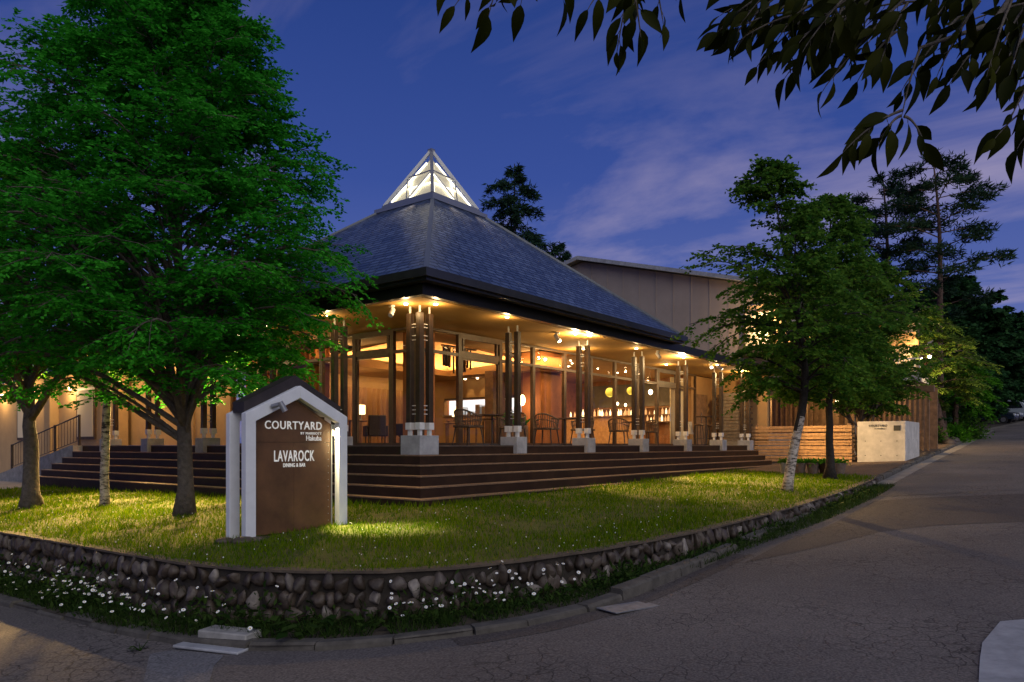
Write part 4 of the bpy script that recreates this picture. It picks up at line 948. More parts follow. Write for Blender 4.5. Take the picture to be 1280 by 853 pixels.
mo = thing('hanging_rods', 'cluster of dark rods hanging from the dining room ceiling by the front glass', 'hanging ornament', (3.5, 2.6, 0)); b = MB()
for i in range(9): x = i * .13 + rnd.uniform(-.03, .03); b.box(x - .018, x + .018, rnd.uniform(-.05, .05), rnd.uniform(.06, .1), 2.02 - rnd.uniform(0, .22), 2.46)
b.box(-.1, 1.2, -.03, .03, 2.461, 2.50); b.build('rod', 'wood_dark', mo)
bc = thing('bar_counter', 'long wooden bar counter with glowing bottles behind the right windows', 'counter', (13.3, 0, 0)); MB().box(0, .5, 2.5, 6.3, .004, 1.02, .01).build('front', 'wood_light', bc); MB().box(-.08, .58, 2.42, 6.38, 1.021, 1.06, .008).build('worktop', 'wood_mid', bc)
sh = thing('bottle_shelf', 'wooden shelf unit behind the bar', 'shelf', (16.2, 0, 0)); b = MB()
for z in (.9, 1.18, 1.46): b.box(0, .34, 2.4, 6.3, z, z + .03)
b.build('board', 'wood_mid', sh); b = MB()
for y in (2.4, 3.7, 5.0, 6.3): b.box(.02, .33, y - .02, y + .02, .004, .899)
b.build('upright', 'wood_mid', sh)
bt = None; bi = 0; bp_ = None
for row, z in ((0, 1.062), (1, .932), (2, 1.212)):
    for i in range(22):
        x = 13.5 + rnd.uniform(-.05, .1) if row == 0 else 16.35; y = 2.6 + i * .16 + rnd.uniform(-.05, .05)
        if row == 0 and i % 3 == 1: continue
        if bt is None:
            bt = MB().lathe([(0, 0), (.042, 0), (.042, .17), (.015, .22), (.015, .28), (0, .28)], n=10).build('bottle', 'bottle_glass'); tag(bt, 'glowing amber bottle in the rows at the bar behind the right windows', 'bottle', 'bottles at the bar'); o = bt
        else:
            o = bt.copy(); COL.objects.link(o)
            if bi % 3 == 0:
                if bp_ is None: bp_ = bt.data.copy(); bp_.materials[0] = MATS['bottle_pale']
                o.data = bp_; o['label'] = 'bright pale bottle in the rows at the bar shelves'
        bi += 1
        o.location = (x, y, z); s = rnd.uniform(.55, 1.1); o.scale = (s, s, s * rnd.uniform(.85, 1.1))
lamp('bar_shelf_light', 'AREA', (16.1, 4.3, 1.75), 14, (1, .6, .25), .1, size_y=3.4, rot=(0, R(0), 0))

# ------------------------------------------------------------------ vegetation
RV = np.array([.610, -.792, 0.]); UPV = np.array([0, 0, 1.])
def leaves_mesh(P, D, Nn, ln, wd, fold=0.0):
    """rhombic leaves: base P, direction D, normal Nn, arrays of equal length"""
    n = len(P); D = D / np.linalg.norm(D, axis=1)[:, None]; Sd = np.cross(D, Nn); Sd /= np.maximum(np.linalg.norm(Sd, axis=1)[:, None], 1e-6)
    ln = np.broadcast_to(ln, n)[:, None]; wd = np.broadcast_to(wd, n)[:, None]
    V = np.stack([P, P + D * ln * .42 + Sd * wd * .5, P + D * ln, P + D * ln * .42 - Sd * wd * .5], 1).reshape(-1, 3)
    F = np.arange(4 * n, dtype=np.int32).reshape(-1, 4)
    return V, F
def interp(tab, z):
    return float(np.interp(z, [t[0] for t in tab], [t[1] for t in tab]))
def make_tree(name, label, base, trunk, env, nl, sub, twig, nleaf, leaf=(.08, .045), bark='bark_grey', foliage='leaf_zelkova', group=None, seed=1, flat=.35, droop=.12, rise=(.15, .9), skew=(0, 0), fork=None, sublen=.42, twiglen=.26, flare=1.5, cat='tree', gap=0.0, stems=None, bark2=None):
    """trunk: [(x, y, z, r)...] relative to base; env: [(z, radius)...] of the crown, relative to base"""
    rs = np.random.RandomState(seed); t = thing(name, label, cat, base, 0, group)
    tp = np.array([p[:3] for p in trunk], float); tr = np.array([p[3] for p in trunk])
    tz = tp[:, 2]
    def tpos(z): return np.array([np.interp(z, tz, tp[:, 0]), np.interp(z, tz, tp[:, 1]), z])
    def trad(z): return float(np.interp(z, tz, tr))
    b = MB(); zz = np.linspace(tz[0], tz[-1], 22); pts = [tpos(z) + rs.normal(size=3) * [trad(z) * .10, trad(z) * .10, 0] for z in zz]
    rad = [trad(z) * (1 + (flare - 1) * math.exp(-(z - tz[0]) / .16)) for z in zz]
    o0 = len(b.v); b.tube(pts, rad, 14)
    for stem in (stems or []): b.tube([s[:3] for s in stem], [s[3] for s in stem], 8)
    zlo, zhi = env[0][0], env[-1][0]; fork = fork if fork is not None else zlo - .3
    P, D, Lw = [], [], []
    for i in range(nl):
        f = (i + rs.rand()) / nl; h1 = zlo + (zhi - zlo) * f ** .92; Rm = interp(env, h1)
        az = i * 2.39996 + rs.normal() * .25; dr = np.array([math.cos(az), math.sin(az), 0])
        Rr = Rm * rs.uniform(.62, 1.14) * (1 + skew[0] * dr[0] + skew[1] * dr[1])
        if rs.rand() < gap: continue
        up = (rise[0] + (rise[1] - rise[0]) * f) * Rr * rs.uniform(.7, 1.3)
        h0 = max(fork, min(h1 - up, tz[-1] - .05)); p0 = tpos(h0); p3 = tpos(min(h1, tz[-1])) * [1, 1, 0] + dr * Rr + [0, 0, h1]
        s = np.linspace(0, 1, 8); wob = rs.normal(size=3) * .10 * Rr
        crv = p0 + (p3 - p0) * s[:, None]; crv[:, 2] += np.sin(s * math.pi) * .16 * Rr; crv += np.sin(s * math.pi)[:, None] * wob * [1, 1, .4]; crv[:, 2] -= droop * Rr * s ** 3
        r0 = min(trad(h0) * .5, .010 + .014 * Rr); b.tube(crv, list(np.linspace(r0, .006, 8)), 5, cap=False)
        for j in range(sub):
            sj = .16 + .84 * (j + rs.rand()) / sub; k = min(int(sj * 7), 6); q = crv[k] + (crv[k + 1] - crv[k]) * (sj * 7 - k); tg = crv[k + 1] - crv[k]; tg /= np.linalg.norm(tg)
            sd = np.cross(tg, UPV); sd /= np.linalg.norm(sd) + 1e-6; sg = 1 if j % 2 else -1
            d2 = tg * rs.uniform(.5, .9) + sd * sg * rs.uniform(.5, .95) + UPV * rs.normal() * .22; d2 /= np.linalg.norm(d2)
            l2 = Rr * sublen * (1.12 - .72 * sj) * rs.uniform(.7, 1.2) + .12
            e2 = q + d2 * l2 - UPV * l2 * .10; b.tube([q, (q + e2) / 2 + UPV * l2 * .05, e2], [.008, .006, .003], 3, cap=False)
            nt = twig
            for m in range(nt):
                sm2 = (m + .6) / nt; q3 = q + (e2 - q) * sm2; sd3 = np.cross(d2, UPV); sd3 /= np.linalg.norm(sd3) + 1e-6
                d3 = d2 * rs.uniform(.5, 1.0) + sd3 * (1 if m % 2 else -1) * rs.uniform(.3, .9) + UPV * (rs.normal() * .25 - .08)
                P.append(q3); D.append(d3 / np.linalg.norm(d3)); Lw.append(twiglen * rs.uniform(.6, 1.25))
    tk = b.build('trunk', bark, t, smooth=True)
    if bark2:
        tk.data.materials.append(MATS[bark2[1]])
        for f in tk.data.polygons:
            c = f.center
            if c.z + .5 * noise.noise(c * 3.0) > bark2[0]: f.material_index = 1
    P = np.array(P); D = np.array(D); Lw = np.array(Lw); n = len(P)
    tt = (np.arange(nleaf) + .5) / nleaf
    LP = P[:, None] + D[:, None] * (Lw[:, None] * tt)[..., None]; LP[..., 2] -= (Lw[:, None] * tt ** 2) * .25
    sd = np.cross(D, UPV); sd /= np.maximum(np.linalg.norm(sd, axis=1), 1e-6)[:, None]
    sgn = np.where(np.arange(nleaf) % 2, 1, -1)[None, :, None]
    LD = D[:, None] * .75 + sd[:, None] * sgn * .85 + rs.normal(size=(n, nleaf, 3)) * .22; LD[..., 2] -= .22
    LN = np.broadcast_to(UPV, LP.shape) + rs.normal(size=LP.shape) * (1 - flat) * .9
    LP = LP.reshape(-1, 3); m = len(LP); LP = LP + rs.normal(size=(m, 3)) * .012
    sc = rs.uniform(.7, 1.25, m)
    V, Fq = leaves_mesh(LP, LD.reshape(-1, 3), LN.reshape(-1, 3), leaf[0] * sc, leaf[1] * sc)
    np_mesh('crown', V, Fq, foliage, t)
    return t
rt = lambda a: (a * .610, a * -.792)          # an offset towards the right of the photograph

make_tree('large_zelkova', 'large dense green tree with fanning sprays and a thick grey trunk left of the sign', (-3.5, 2.13, -1.20),
          [(0, 0, 0, .135), (.02, 0, 1.3, .118), (.0, .05, 1.9, .105), (-.03, .1, 3.5, .085), (-.05, .15, 6, .045), (0, .1, 10.2, .01)],
          [(2.5, 2.1), (3.0, 3.0), (3.8, 3.55), (4.7, 3.45), (5.8, 3.0), (6.9, 2.5), (8.2, 1.85), (9.4, 1.15), (10.4, .35)], 195, 12, 9, 12, (.080, .046), 'bark_grey', 'leaf_zelkova', seed=4, flat=.38, fork=1.25, rise=(.45, 1.1), skew=(-.10, .13), droop=.16,
          stems=[[(0, 0, 1.5, .09), (-.25, .4, 2.6, .07), (-.5, .8, 4.6, .03)], [(0, 0, 1.6, .085), (.35, -.3, 2.8, .06), (.6, -.5, 4.6, .025)], [(0, 0, 1.45, .07), (-.35, -.2, 2.5, .05), (-.8, -.3, 4.2, .02)], [(0, 0, 1.5, .07), (.4, .25, 2.6, .05), (.7, .5, 4.2, .02)]])
make_tree('forked_tree', 'smaller green tree with several forking limbs at the far left of the lawn', (-4.13, 6.94, -1.28),
          [(0, 0, 0, .155), (.02, .02, 1.4, .13), (.0, .05, 2.1, .10), (0, .1, 4.0, .05), (0, .1, 7.0, .01)],
          [(3.15, 1.7), (3.6, 2.6), (4.2, 2.8), (5.2, 2.4), (6.4, 1.6), (7.4, .4)], 84, 11, 7, 10, (.098, .056), 'bark_grey', 'leaf_maple', seed=7, flat=.5, fork=1.7, rise=(.4, 1.0), flare=1.6,
          stems=[[(0, 0, 1.9, .09), (-.3, .5, 2.8, .06), (-.6, 1.0, 4.4, .025)], [(0, 0, 1.8, .085), (.35, -.5, 2.7, .06), (.6, -.9, 4.2, .025)], [(0, 0, 2.0, .06), (-.4, -.2, 3.0, .04), (-.9, -.3, 4.0, .02)]])
make_tree('birch_tree', 'slender birch with pale peeling bark between the two left trees', (-3.29, 5.56, -1.22),
          [(0, 0, 0, .085), (.01, .0, 1.0, .08), (.03, -.03, 2.0, .075), (.02, -.02, 3.0, .05), (0, 0, 5.5, .015)],
          [(2.9, .7), (3.5, 1.1), (4.4, 1.0), (5.8, .3)], 30, 8, 6, 8, (.085, .055), 'bark_birch', 'leaf_maple', seed=9, fork=2.4, flare=1.2)
make_tree('birch_tree', 'pale birch trunk at the very left edge behind the forked tree', (-2.3, 14.75, -1.28),
          [(0, 0, 0, .12), (.02, 0, 2.0, .105), (.0, .0, 4.0, .07), (0, 0, 7.0, .015)],
          [(2.6, 1.0), (3.6, 1.7), (5, 1.5), (7, .4)], 40, 8, 6, 8, (.11, .065), 'bark_birch', 'leaf_maple', seed=12, fork=2.2, flare=1.2)
# right-hand birches
def rp(a, z, r): x, y = rt(a); return (x, y, z, r)
make_tree('leaning_birch', 'leaning birch with white lower bark and upper stem darkened by bark plates and painted-in shade at the right of the lawn', (6.17, -4.92, -1.0),
          [rp(0, 0, .105), rp(.10, .75, .098), rp(.27, 1.5, .09), rp(.38, 2.2, .085), rp(.36, 2.9, .07), rp(.20, 4.0, .045), rp(-.1, 5.4, .025), rp(-.35, 6.8, .008)],
          [(2.1, .9), (2.7, 1.5), (3.6, 1.75), (4.6, 1.6), (5.6, 1.25), (6.4, .85), (7.1, .3)], 74, 8, 7, 8, (.088, .064), 'bark_birch', 'leaf_birch', seed=15, bark2=(1.35, 'bark_dark'), flat=.1, fork=2.1, rise=(.2, .9), skew=(-.12, .16), flare=1.25, gap=.14, droop=.2)  # dark upper stem: partly dark plates, partly shade painted in as bark
make_tree('dark_birch', 'straight dark-stemmed birch in front of the plank fence', (10.24, -4.75, -.88),
          [rp(0, 0, .12), rp(-.03, .9, .09), rp(-.06, 2.4, .08), rp(-.05, 4.0, .05), rp(.0, 7.4, .01)],
          [(2.2, .9), (3.0, 1.7), (4.0, 2.0), (5.0, 1.8), (6.3, 1.2), (7.5, .3)], 78, 8, 7, 8, (.098, .070), 'bark_dark', 'leaf_birch', seed=18, flat=.1, fork=2.2, rise=(.2, .9), flare=1.6, gap=.14, droop=.2)
make_tree('multi_stem_tree', 'bushy many-stemmed tree rising behind the white wall', (21.2, -3.0, -.55),
          [(0, 0, 0, .10), (0, 0, 1.5, .08), (.1, 0, 3, .06), (.1, 0, 7.6, .01)],
          [(2.0, 1.3), (3.0, 2.4), (4.4, 2.9), (6.0, 2.5), (7.8, .6)], 110, 9, 7, 8, (.115, .078), 'bark_grey', 'leaf_birch', seed=21, gap=.15, flat=.15, fork=1.2, rise=(.5, 1.1),
          stems=[[(0, 0, 0, .07), (.3, -.2, 1.6, .05), (.7, -.5, 3.4, .03)], [(0, 0, 0, .07), (-.2, .35, 1.6, .05), (-.5, .8, 3.4, .03)], [(.1, .1, 0, .06), (.1, .5, 1.7, .045), (.3, 1.0, 3.4, .02)], [(-.1, -.1, 0, .06), (-.1, -.5, 1.8, .045), (0, -.9, 3.2, .02)]])
make_tree('layered_maple', 'leaning maple with flat lime green layers lit from the entrance', (31.0, -4.5, .05),
          [rp(0, 0, .24), rp(-.35, 1.6, .2), rp(-.85, 3.6, .14), rp(-.9, 5.2, .07), rp(-.9, 6.0, .02)],
          [(2.0, 1.6), (2.6, 3.0), (3.3, 2.6), (4.2, 3.0), (5.0, 2.2), (6.2, .5)], 34, 10, 7, 8, (.16, .09), 'bark_pine', 'leaf_lime', seed=23, flat=.75, fork=1.9, rise=(.05, .3), droop=.1)
make_tree('layered_maple', 'second lime tinted maple with drooping layers above the parked cars', (36.5, -4.3, .30),
          [(0, 0, 0, .16), (0, 0, 2.2, .12), (0, 0, 4.4, .02)],
          [(1.4, 1.6), (2.0, 2.5), (3.0, 2.2), (4.5, .6)], 24, 9, 7, 8, (.17, .10), 'bark_pine', 'leaf_maple', seed=25, flat=.75, fork=1.2, rise=(.05, .3), droop=.25)

def make_pine(name, label, base, h, env, npad, seed, trunk_r=.26, lean=(0, 0), group=None, tuft=(.34, .032), per=70, flatz=.13, bark='bark_pine', cone=False):
    rs = np.random.RandomState(seed); t = thing(name, label, 'tree', base, 0, group); b = MB()
    def tp(z): f = z / h; return np.array([lean[0] * f + .25 * math.sin(f * 4 + seed), lean[1] * f + .2 * math.sin(f * 5 + 1), z])
    b.tube([tp(z) for z in np.linspace(0, h, 16)], list(np.linspace(trunk_r, .03, 16)), 10)
    P, D, Nn = [], [], []
    zlo, zhi = env[0][0], env[-1][0]
    for i in range(npad):
        f = (i + rs.rand() * .8) / npad; z = zlo + (zhi - zlo) * f; Rm = interp(env, z) * rs.uniform(.42 if cone else .55, 1.1); az = i * 2.4 + rs.normal() * .4; dr = np.array([math.cos(az), math.sin(az), 0])
        up = (-.16 if cone else .10) * Rm; p0 = tp(z); p1 = p0 + dr * Rm + [0, 0, up]; mid = (p0 + p1) / 2 + [0, 0, .06 * Rm]
        b.tube([p0, mid, p1], [.05 * (1 - f * .6), .03, .012], 5, cap=False)
        npc = int(per * (.4 + Rm / 3)); s = rs.uniform(.12 if cone else .35, 1.04, npc) ** .8
        c = p0 + (p1 - p0) * s[:, None]; c[:, 2] += .06 * Rm * np.sin(s * math.pi); sd = np.cross(dr, UPV); wdt = Rm * (.24 if cone else .34) * (1.15 - .75 * s if cone else np.sqrt(np.clip(1.15 - np.abs(s - .72) * 1.9, .1, 1)))
        c += sd * (rs.uniform(-1, 1, npc) * wdt)[:, None]; c[:, 2] += rs.normal(size=npc) * flatz - (np.abs(rs.normal(size=npc)) * .18 if cone else 0)
        for _ in range(5):
            d = rs.normal(size=(npc, 3)) * [1, 1, .55] + dr * .7 + UPV * (-.35 if cone else .25); P.append(c); D.append(d); Nn.append(rs.normal(size=(npc, 3)))
    b.build('trunk', bark, t, smooth=True)
    P = np.concatenate(P); D = np.concatenate(D); Nn = np.concatenate(Nn); sc = rs.uniform(.6, 1.3, len(P)); V, F = leaves_mesh(P, D, Nn, tuft[0] * sc, tuft[1] * 2 * sc); np_mesh('crown', V, F, 'needle', t)
    return t
make_pine('pine_tree', 'tall red-barked pine with layered crown right of the hotel, the taller of two', (35.6, -4.0, .25), 14.9, [(6.5, 2.9), (8.0, 3.6), (9.5, 2.6), (11.0, 3.5), (13, 2.9), (14.7, 1.0)], 34, 3, lean=(-.9, .6))
make_pine('pine_tree', 'tall pine with flat layered crown standing left of the taller pine', (38.0, -.6, .3), 15.6, [(9.5, 2.0), (11, 2.7), (13, 2.6), (15.2, .9)], 24, 6, lean=(-.3, .2))
spr = make_pine('spruce_tree', 'ragged dark spruce rising right behind the glass skylight', (31.0, 21.6, 0), 19.5, [(4, 5.0), (12, 4.2), (16, 3.3), (18.4, 1.7), (19.4, .35)], 66, 9, .22, tuft=(.42, .04), per=60, cone=True, bark='bark_dark')
for (x, y, s, l) in ((31.4, 18.0, .70, 'dark spruce top just above the right slope of the pavilion roof'), (44.0, 23.5, .80, 'small spruce top showing over the ridge of the hotel roof'), (46, 21.6, .78, 'small spruce top right of the ridge of the hotel roof'), (48, 14.5, .70, 'tiny spruce top over the right end of the hotel roof')):
    clone(spr, (x, y, 0), rnd.uniform(0, 6), l, scale=(s * 1.0, s * 1.0, s))
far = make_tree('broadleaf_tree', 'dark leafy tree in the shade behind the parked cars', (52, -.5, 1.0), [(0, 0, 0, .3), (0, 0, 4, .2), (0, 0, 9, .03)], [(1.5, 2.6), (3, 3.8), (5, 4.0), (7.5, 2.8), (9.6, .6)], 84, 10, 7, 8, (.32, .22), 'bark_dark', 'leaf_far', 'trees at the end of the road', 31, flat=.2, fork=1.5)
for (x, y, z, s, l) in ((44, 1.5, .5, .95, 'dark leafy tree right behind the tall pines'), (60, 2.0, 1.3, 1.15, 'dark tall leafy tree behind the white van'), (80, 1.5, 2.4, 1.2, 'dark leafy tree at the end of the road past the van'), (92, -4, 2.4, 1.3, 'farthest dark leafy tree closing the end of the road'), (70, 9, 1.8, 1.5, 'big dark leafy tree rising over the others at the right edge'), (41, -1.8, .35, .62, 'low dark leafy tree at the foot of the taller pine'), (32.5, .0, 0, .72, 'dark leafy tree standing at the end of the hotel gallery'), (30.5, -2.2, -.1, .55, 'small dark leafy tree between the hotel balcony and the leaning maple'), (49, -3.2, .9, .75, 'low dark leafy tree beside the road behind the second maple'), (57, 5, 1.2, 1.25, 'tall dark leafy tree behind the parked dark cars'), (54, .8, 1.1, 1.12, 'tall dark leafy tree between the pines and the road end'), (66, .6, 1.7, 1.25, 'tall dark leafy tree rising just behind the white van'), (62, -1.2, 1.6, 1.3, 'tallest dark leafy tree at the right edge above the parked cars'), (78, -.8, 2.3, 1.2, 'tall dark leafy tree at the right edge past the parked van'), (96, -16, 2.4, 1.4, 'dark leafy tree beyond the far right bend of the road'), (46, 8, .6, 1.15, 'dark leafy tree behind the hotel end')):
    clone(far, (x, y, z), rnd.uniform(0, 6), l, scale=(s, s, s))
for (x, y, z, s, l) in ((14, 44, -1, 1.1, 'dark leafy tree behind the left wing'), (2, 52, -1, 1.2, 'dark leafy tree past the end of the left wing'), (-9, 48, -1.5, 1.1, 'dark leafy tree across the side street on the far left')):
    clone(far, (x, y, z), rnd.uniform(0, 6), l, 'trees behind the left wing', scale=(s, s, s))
def bush(label, loc, r, n, m, leaf, seed, squash=.7, name='shrub'):
    rs = np.random.RandomState(seed); t = thing(name, label, 'shrub', loc); b = MB()
    P, D = [], []
    for i in range(n):
        d = rs.normal(size=3); d[2] = abs(d[2]) * squash + .1; d /= np.linalg.norm(d); e = d * r * rs.uniform(.6, 1.05); b.tube([(0, 0, 0), tuple(e * .5), tuple(e)], [.012, .008, .003], 3, cap=False)
        k = 16; c = e * rs.uniform(.55, 1.05, (k, 1)) + rs.normal(size=(k, 3)) * r * .10; P.append(c); D.append(d + rs.normal(size=(k, 3)) * .7)
    b.build('stem', 'bark_dark', t); P = np.concatenate(P); D = np.concatenate(D); s = rs.uniform(.7, 1.3, len(P)); P[:, 2] = np.maximum(P[:, 2], .02)
    V, F = leaves_mesh(P, D, UPV + rs.normal(size=P.shape) * .6, leaf[0] * s, leaf[1] * s); np_mesh('foliage', V, F, m, t); return t
bush('rounded green shrub at the foot of the leaning maple', (30.6, -3.6, .05), 1.25, 130, 'leaf_birch', (.16, .09), 41)
bush('broad dark shrub beside the road in front of the cars', (37.5, -4.3, .35), 1.5, 170, 'leaf_birch', (.16, .09), 42)
bush('low shrub between the maple trunk and the road edge', (33.6, -4.4, .15), 1.05, 110, 'leaf_maple', (.15, .08), 43)
bush('dark shrub left of the maple trunk by the slatted screen', (28.8, -2.6, -.05), 1.0, 90, 'leaf_far', (.15, .09), 44)
bush('dark shrub closing the view under the parked white van', (84, -5.2, 2.4), 2.4, 160, 'leaf_far', (.4, .24), 45)
bush('wide dark shrub behind the parked dark cars', (82, -1.5, 2.4), 2.6, 160, 'leaf_far', (.4, .24), 46)
b = MB()
for i in range(11): b.ball((30.0 + i * .45, -4.75 + .02 * i + rnd.uniform(-.15, .15), .07 + i * .022), rnd.uniform(.18, .32), 1.2, 1, .8, 9, 6)
tag(b.build('edging_stones', 'stone', smooth=True), 'row of rough edging stones along the shrub bed by the driveway', 'stones')
pl = thing('planter', 'long planter with green leaves inside the glass before the orange pier', 'planter', (5.9, 2.35, .004)); MB().box(-.5, .55, -.16, .16, 0, .55, .01).build('box', 'wood_mid', pl)
rs = np.random.RandomState(5); P = rs.uniform([-.5, -.15, .5], [.55, .15, .62], (260, 3)); D = rs.normal(size=(260, 3)) * [.6, .6, .3] + UPV; V, F = leaves_mesh(P, D, rs.normal(size=(260, 3)), .28 * rs.uniform(.6, 1.2, 260), .07); np_mesh('foliage', V, F, 'leaf_maple', pl)

# grass blades on the lawn
def lawn_mask(x, y, poly):
    c = np.zeros(len(x), bool); n = len(poly)
    for i in range(n):
        (x1, y1), (x2, y2) = poly[i], poly[i - 1]
        if y1 == y2: continue
        k = ((y1 > y) != (y2 > y)) & (x < (x2 - x1) * (y - y1) / (y2 - y1) + x1); c ^= k
    return c
def v_ground(x, y):
    f = np.clip(1 - x / 12, 0, 1); L_ = -1.02 + .017 * np.maximum(0, x + 1.5) - .012 * np.maximum(0, y + 1.5) - .055 * f * np.hypot(np.maximum(0, -1.5 - x), np.maximum(0, -1.5 - y))
    far_ = x > 8.4
    for i in np.nonzero(far_)[0]: L_[i] = ground_z(float(x[i]), float(y[i]))
    return L_
rs = np.random.RandomState(8); N0 = 420000
x = rs.uniform(-6.15, 12.6, N0); y = rs.uniform(-5.95, 15.5, N0)
gp = [(a[0] + a[3] * .05, a[1] - a[2] * .05) for a in path_iter(WALLP, .3)] + lawn_poly[len(WALLP):]
keep = lawn_mask(x, y, gp) & ~((x > -1.34) & (y > -1.34)); x, y = x[keep], y[keep]
dist = np.hypot(x + 10.24, y + 10.1); pr = np.clip((9.5 / dist) ** 1.5, .12, 1); k = rs.rand(len(x)) < pr; x, y, dist = x[k], y[k], dist[k]
pn = np.array([noise.noise(Vector((a * .9, b_ * .9, 0))) for a, b_ in zip(x, y)]); k = rs.rand(len(x)) < np.clip(.75 + pn * .9, .15, 1); x, y, dist, pn = x[k], y[k], dist[k], pn[k]
z = v_ground(x, y) - .005; n = len(x); edge = np.minimum(np.abs(np.maximum(-x, -y) - 1.34), 1)
hgt = rs.uniform(.035, .085, n) * (1 + .7 * np.clip(pn, 0, 1)) + .06 * rs.rand(n) * (edge < .16); wd = .0045 * np.clip(dist / 8, 1, 2.6) * rs.uniform(.8, 1.4, n)
a = rs.uniform(0, 2 * math.pi, n); lx, ly = np.cos(a), np.sin(a); bend = rs.uniform(.1, .75, n) * hgt; b2 = rs.uniform(0, 2 * math.pi, n)
p = np.stack([x, y, z], 1); s_ = np.stack([lx * wd, ly * wd, 0 * wd], 1); tip = p + np.stack([np.cos(b2) * bend, np.sin(b2) * bend, hgt], 1)
V = np.stack([p - s_, p + s_, tip], 1).reshape(-1, 3); go = np_mesh('grass', V, np.arange(3 * n).reshape(-1, 3), 'grass'); tag(go, kind='stuff')
# tiny clover heads on the lawn
n = 260; q = rs.randint(0, len(x), n * 3); sel = [i for i in q if (y[i] < -1.5 and x[i] < 6) or x[i] < -2.2][:n]
V = []; F = []
for i in sel:
    c = np.array([x[i], y[i], z[i] + rs.uniform(.05, .085)]); r = rs.uniform(.006, .011); o = len(V)
    V += [tuple(c + np.array(d) * r) for d in ((1, 0, 0), (0, 1, 0), (-1, 0, 0), (0, -1, 0), (0, 0, 1), (0, 0, -1))]; F += [(o, o + 1, o + 4), (o + 1, o + 2, o + 4), (o + 2, o + 3, o + 4), (o + 3, o, o + 4), (o + 1, o, o + 5), (o + 2, o + 1, o + 5), (o + 3, o + 2, o + 5), (o, o + 3, o + 5)]
tag(np_mesh('clover_blossoms', V, F, 'petal'), kind='stuff')

# weeds and daisies in the strip between wall and kerb
wq = path_iter(WALLP, .04)
def verge_pt(s, off):
    a_ = wq[min(len(wq) - 1, int(s / .04))]; nx, ny = a_[3], -a_[2]; return a_[0] + nx * off, a_[1] + ny * off
S0 = 13.0   # distance along the wall where the left street front begins (y about 3)
V = []; P, D, LN_, LW_ = [], [], [], []
for i in range(11000):
    s = rs.uniform(9.0, 34); cl = noise.noise(Vector((s * 1.3, 7.7, 0)));
    lim = .45 if s < 19 else .16
    if rs.rand() > (.55 + cl * 1.1) * (1 if s < 24 else .7): continue
    off = .10 + rs.rand() * (.5 if s < 21.5 else .36); xx, yy = verge_pt(s, off); h = rs.uniform(.0, .36 if s < 21.5 else .12) * (1 - off * .9) * (1 + cl)
    P.append((xx, yy, verge_z(xx, yy) + h)); d = rs.normal(size=3) + [0, 0, .5]; D.append(d); l = rs.uniform(.04, .11); LN_.append(l); LW_.append(l * rs.uniform(.18, .5))
P = np.array(P); D = np.array(D); V, F = leaves_mesh(P, D, rs.normal(size=P.shape) + UPV, np.array(LN_), np.array(LW_)); tag(np_mesh('weeds', V, F, 'weed'), kind='stuff')
# long grass in the verge
n = 20000; s = rs.uniform(9, 36, n); PP = []
for si in s:
    off = .09 + rs.rand() * .5; xx, yy = verge_pt(si, off); PP.append((xx, yy, verge_z(xx, yy) - .01))
PP = np.array(PP); hgt = rs.uniform(.04, .19, n) * np.where(s > 21.5, .6, 1); a = rs.uniform(0, 6.28, n); w_ = .005; sv = np.stack([np.cos(a) * w_, np.sin(a) * w_, 0 * a], 1); b2 = rs.uniform(0, 6.28, n); be = hgt * rs.uniform(.2, .9, n)
V = np.stack([PP - sv, PP + sv, PP + np.stack([np.cos(b2) * be, np.sin(b2) * be, hgt], 1)], 1).reshape(-1, 3); tag(np_mesh('verge_grass', V, np.arange(3 * n).reshape(-1, 3), 'weed'), kind='stuff')

def daisy_mesh():
    b = MB(); n = 13
    for i in range(n):
        a = 2 * math.pi * i / n; ca, sa = math.cos(a), math.sin(a); w = .0052
        b.add([(ca * .006 - sa * w * .5, sa * .006 + ca * w * .5, 0), (ca * .006 + sa * w * .5, sa * .006 - ca * w * .5, 0), (ca * .022 + sa * w, sa * .022 - ca * w, .003), (ca * .027, sa * .027, -.001), (ca * .022 - sa * w, sa * .022 + ca * w, .003)], [(0, 1, 2, 3, 4)])
    npet = len(b.f); b.ball((0, 0, .002), .0085, 1, 1, .6, 8, 5); neye = len(b.f); b.tube([(.02, .0, -.34), (.012, 0, -.15), (0, 0, 0)], .0022, 4)
    me = bpy.data.meshes.new('daisy'); me.from_pydata(b.v, [], b.f); me.materials.append(MATS['petal']); me.materials.append(MATS['daisy_eye']); me.materials.append(MATS['weed'])
    for i, f in enumerate(me.polygons): f.material_index = 0 if i < npet else (1 if i < neye else 2)
    return me
dm = daisy_mesh(); nd = 0
def daisies(n, s0, s1, o0, o1, h0, h1, label, grp):
    for i in range(n):
        s = min(max(rs.normal((s0 + s1) / 2, (s1 - s0) / 3.2), s0 - .6), s1 + .4); off = o0 + (o1 - o0) * rs.rand(); xx, yy = verge_pt(s, off); h = rs.uniform(h0, h1) * (1.1 - off)
        o = link('daisy', dm); o.location = (xx, yy, verge_z(xx, yy) + h); h += rs.rand() ** 3 * .18; o.location.z = verge_z(xx, yy) + h; o.rotation_euler = (rs.uniform(.0, 1.1), rs.uniform(-.3, .3), R(-52) + rs.uniform(-.7, .7)); sc_ = rs.uniform(.52, .88); o.scale = (sc_,) * 3
        tag(o, label, 'flower', grp)
LB1 = 'white daisy with yellow eye among the weeds along the left stretch of the stone wall'; LB2 = 'white daisy with yellow eye among the weeds at the rounded front of the stone wall'
daisies(105, 15.2, 19.3, .14, .62, .16, .42, LB1, 'daisies along the left of the wall'); daisies(22, 12.0, 15.0, .14, .55, .16, .40, LB1, 'daisies along the left of the wall')
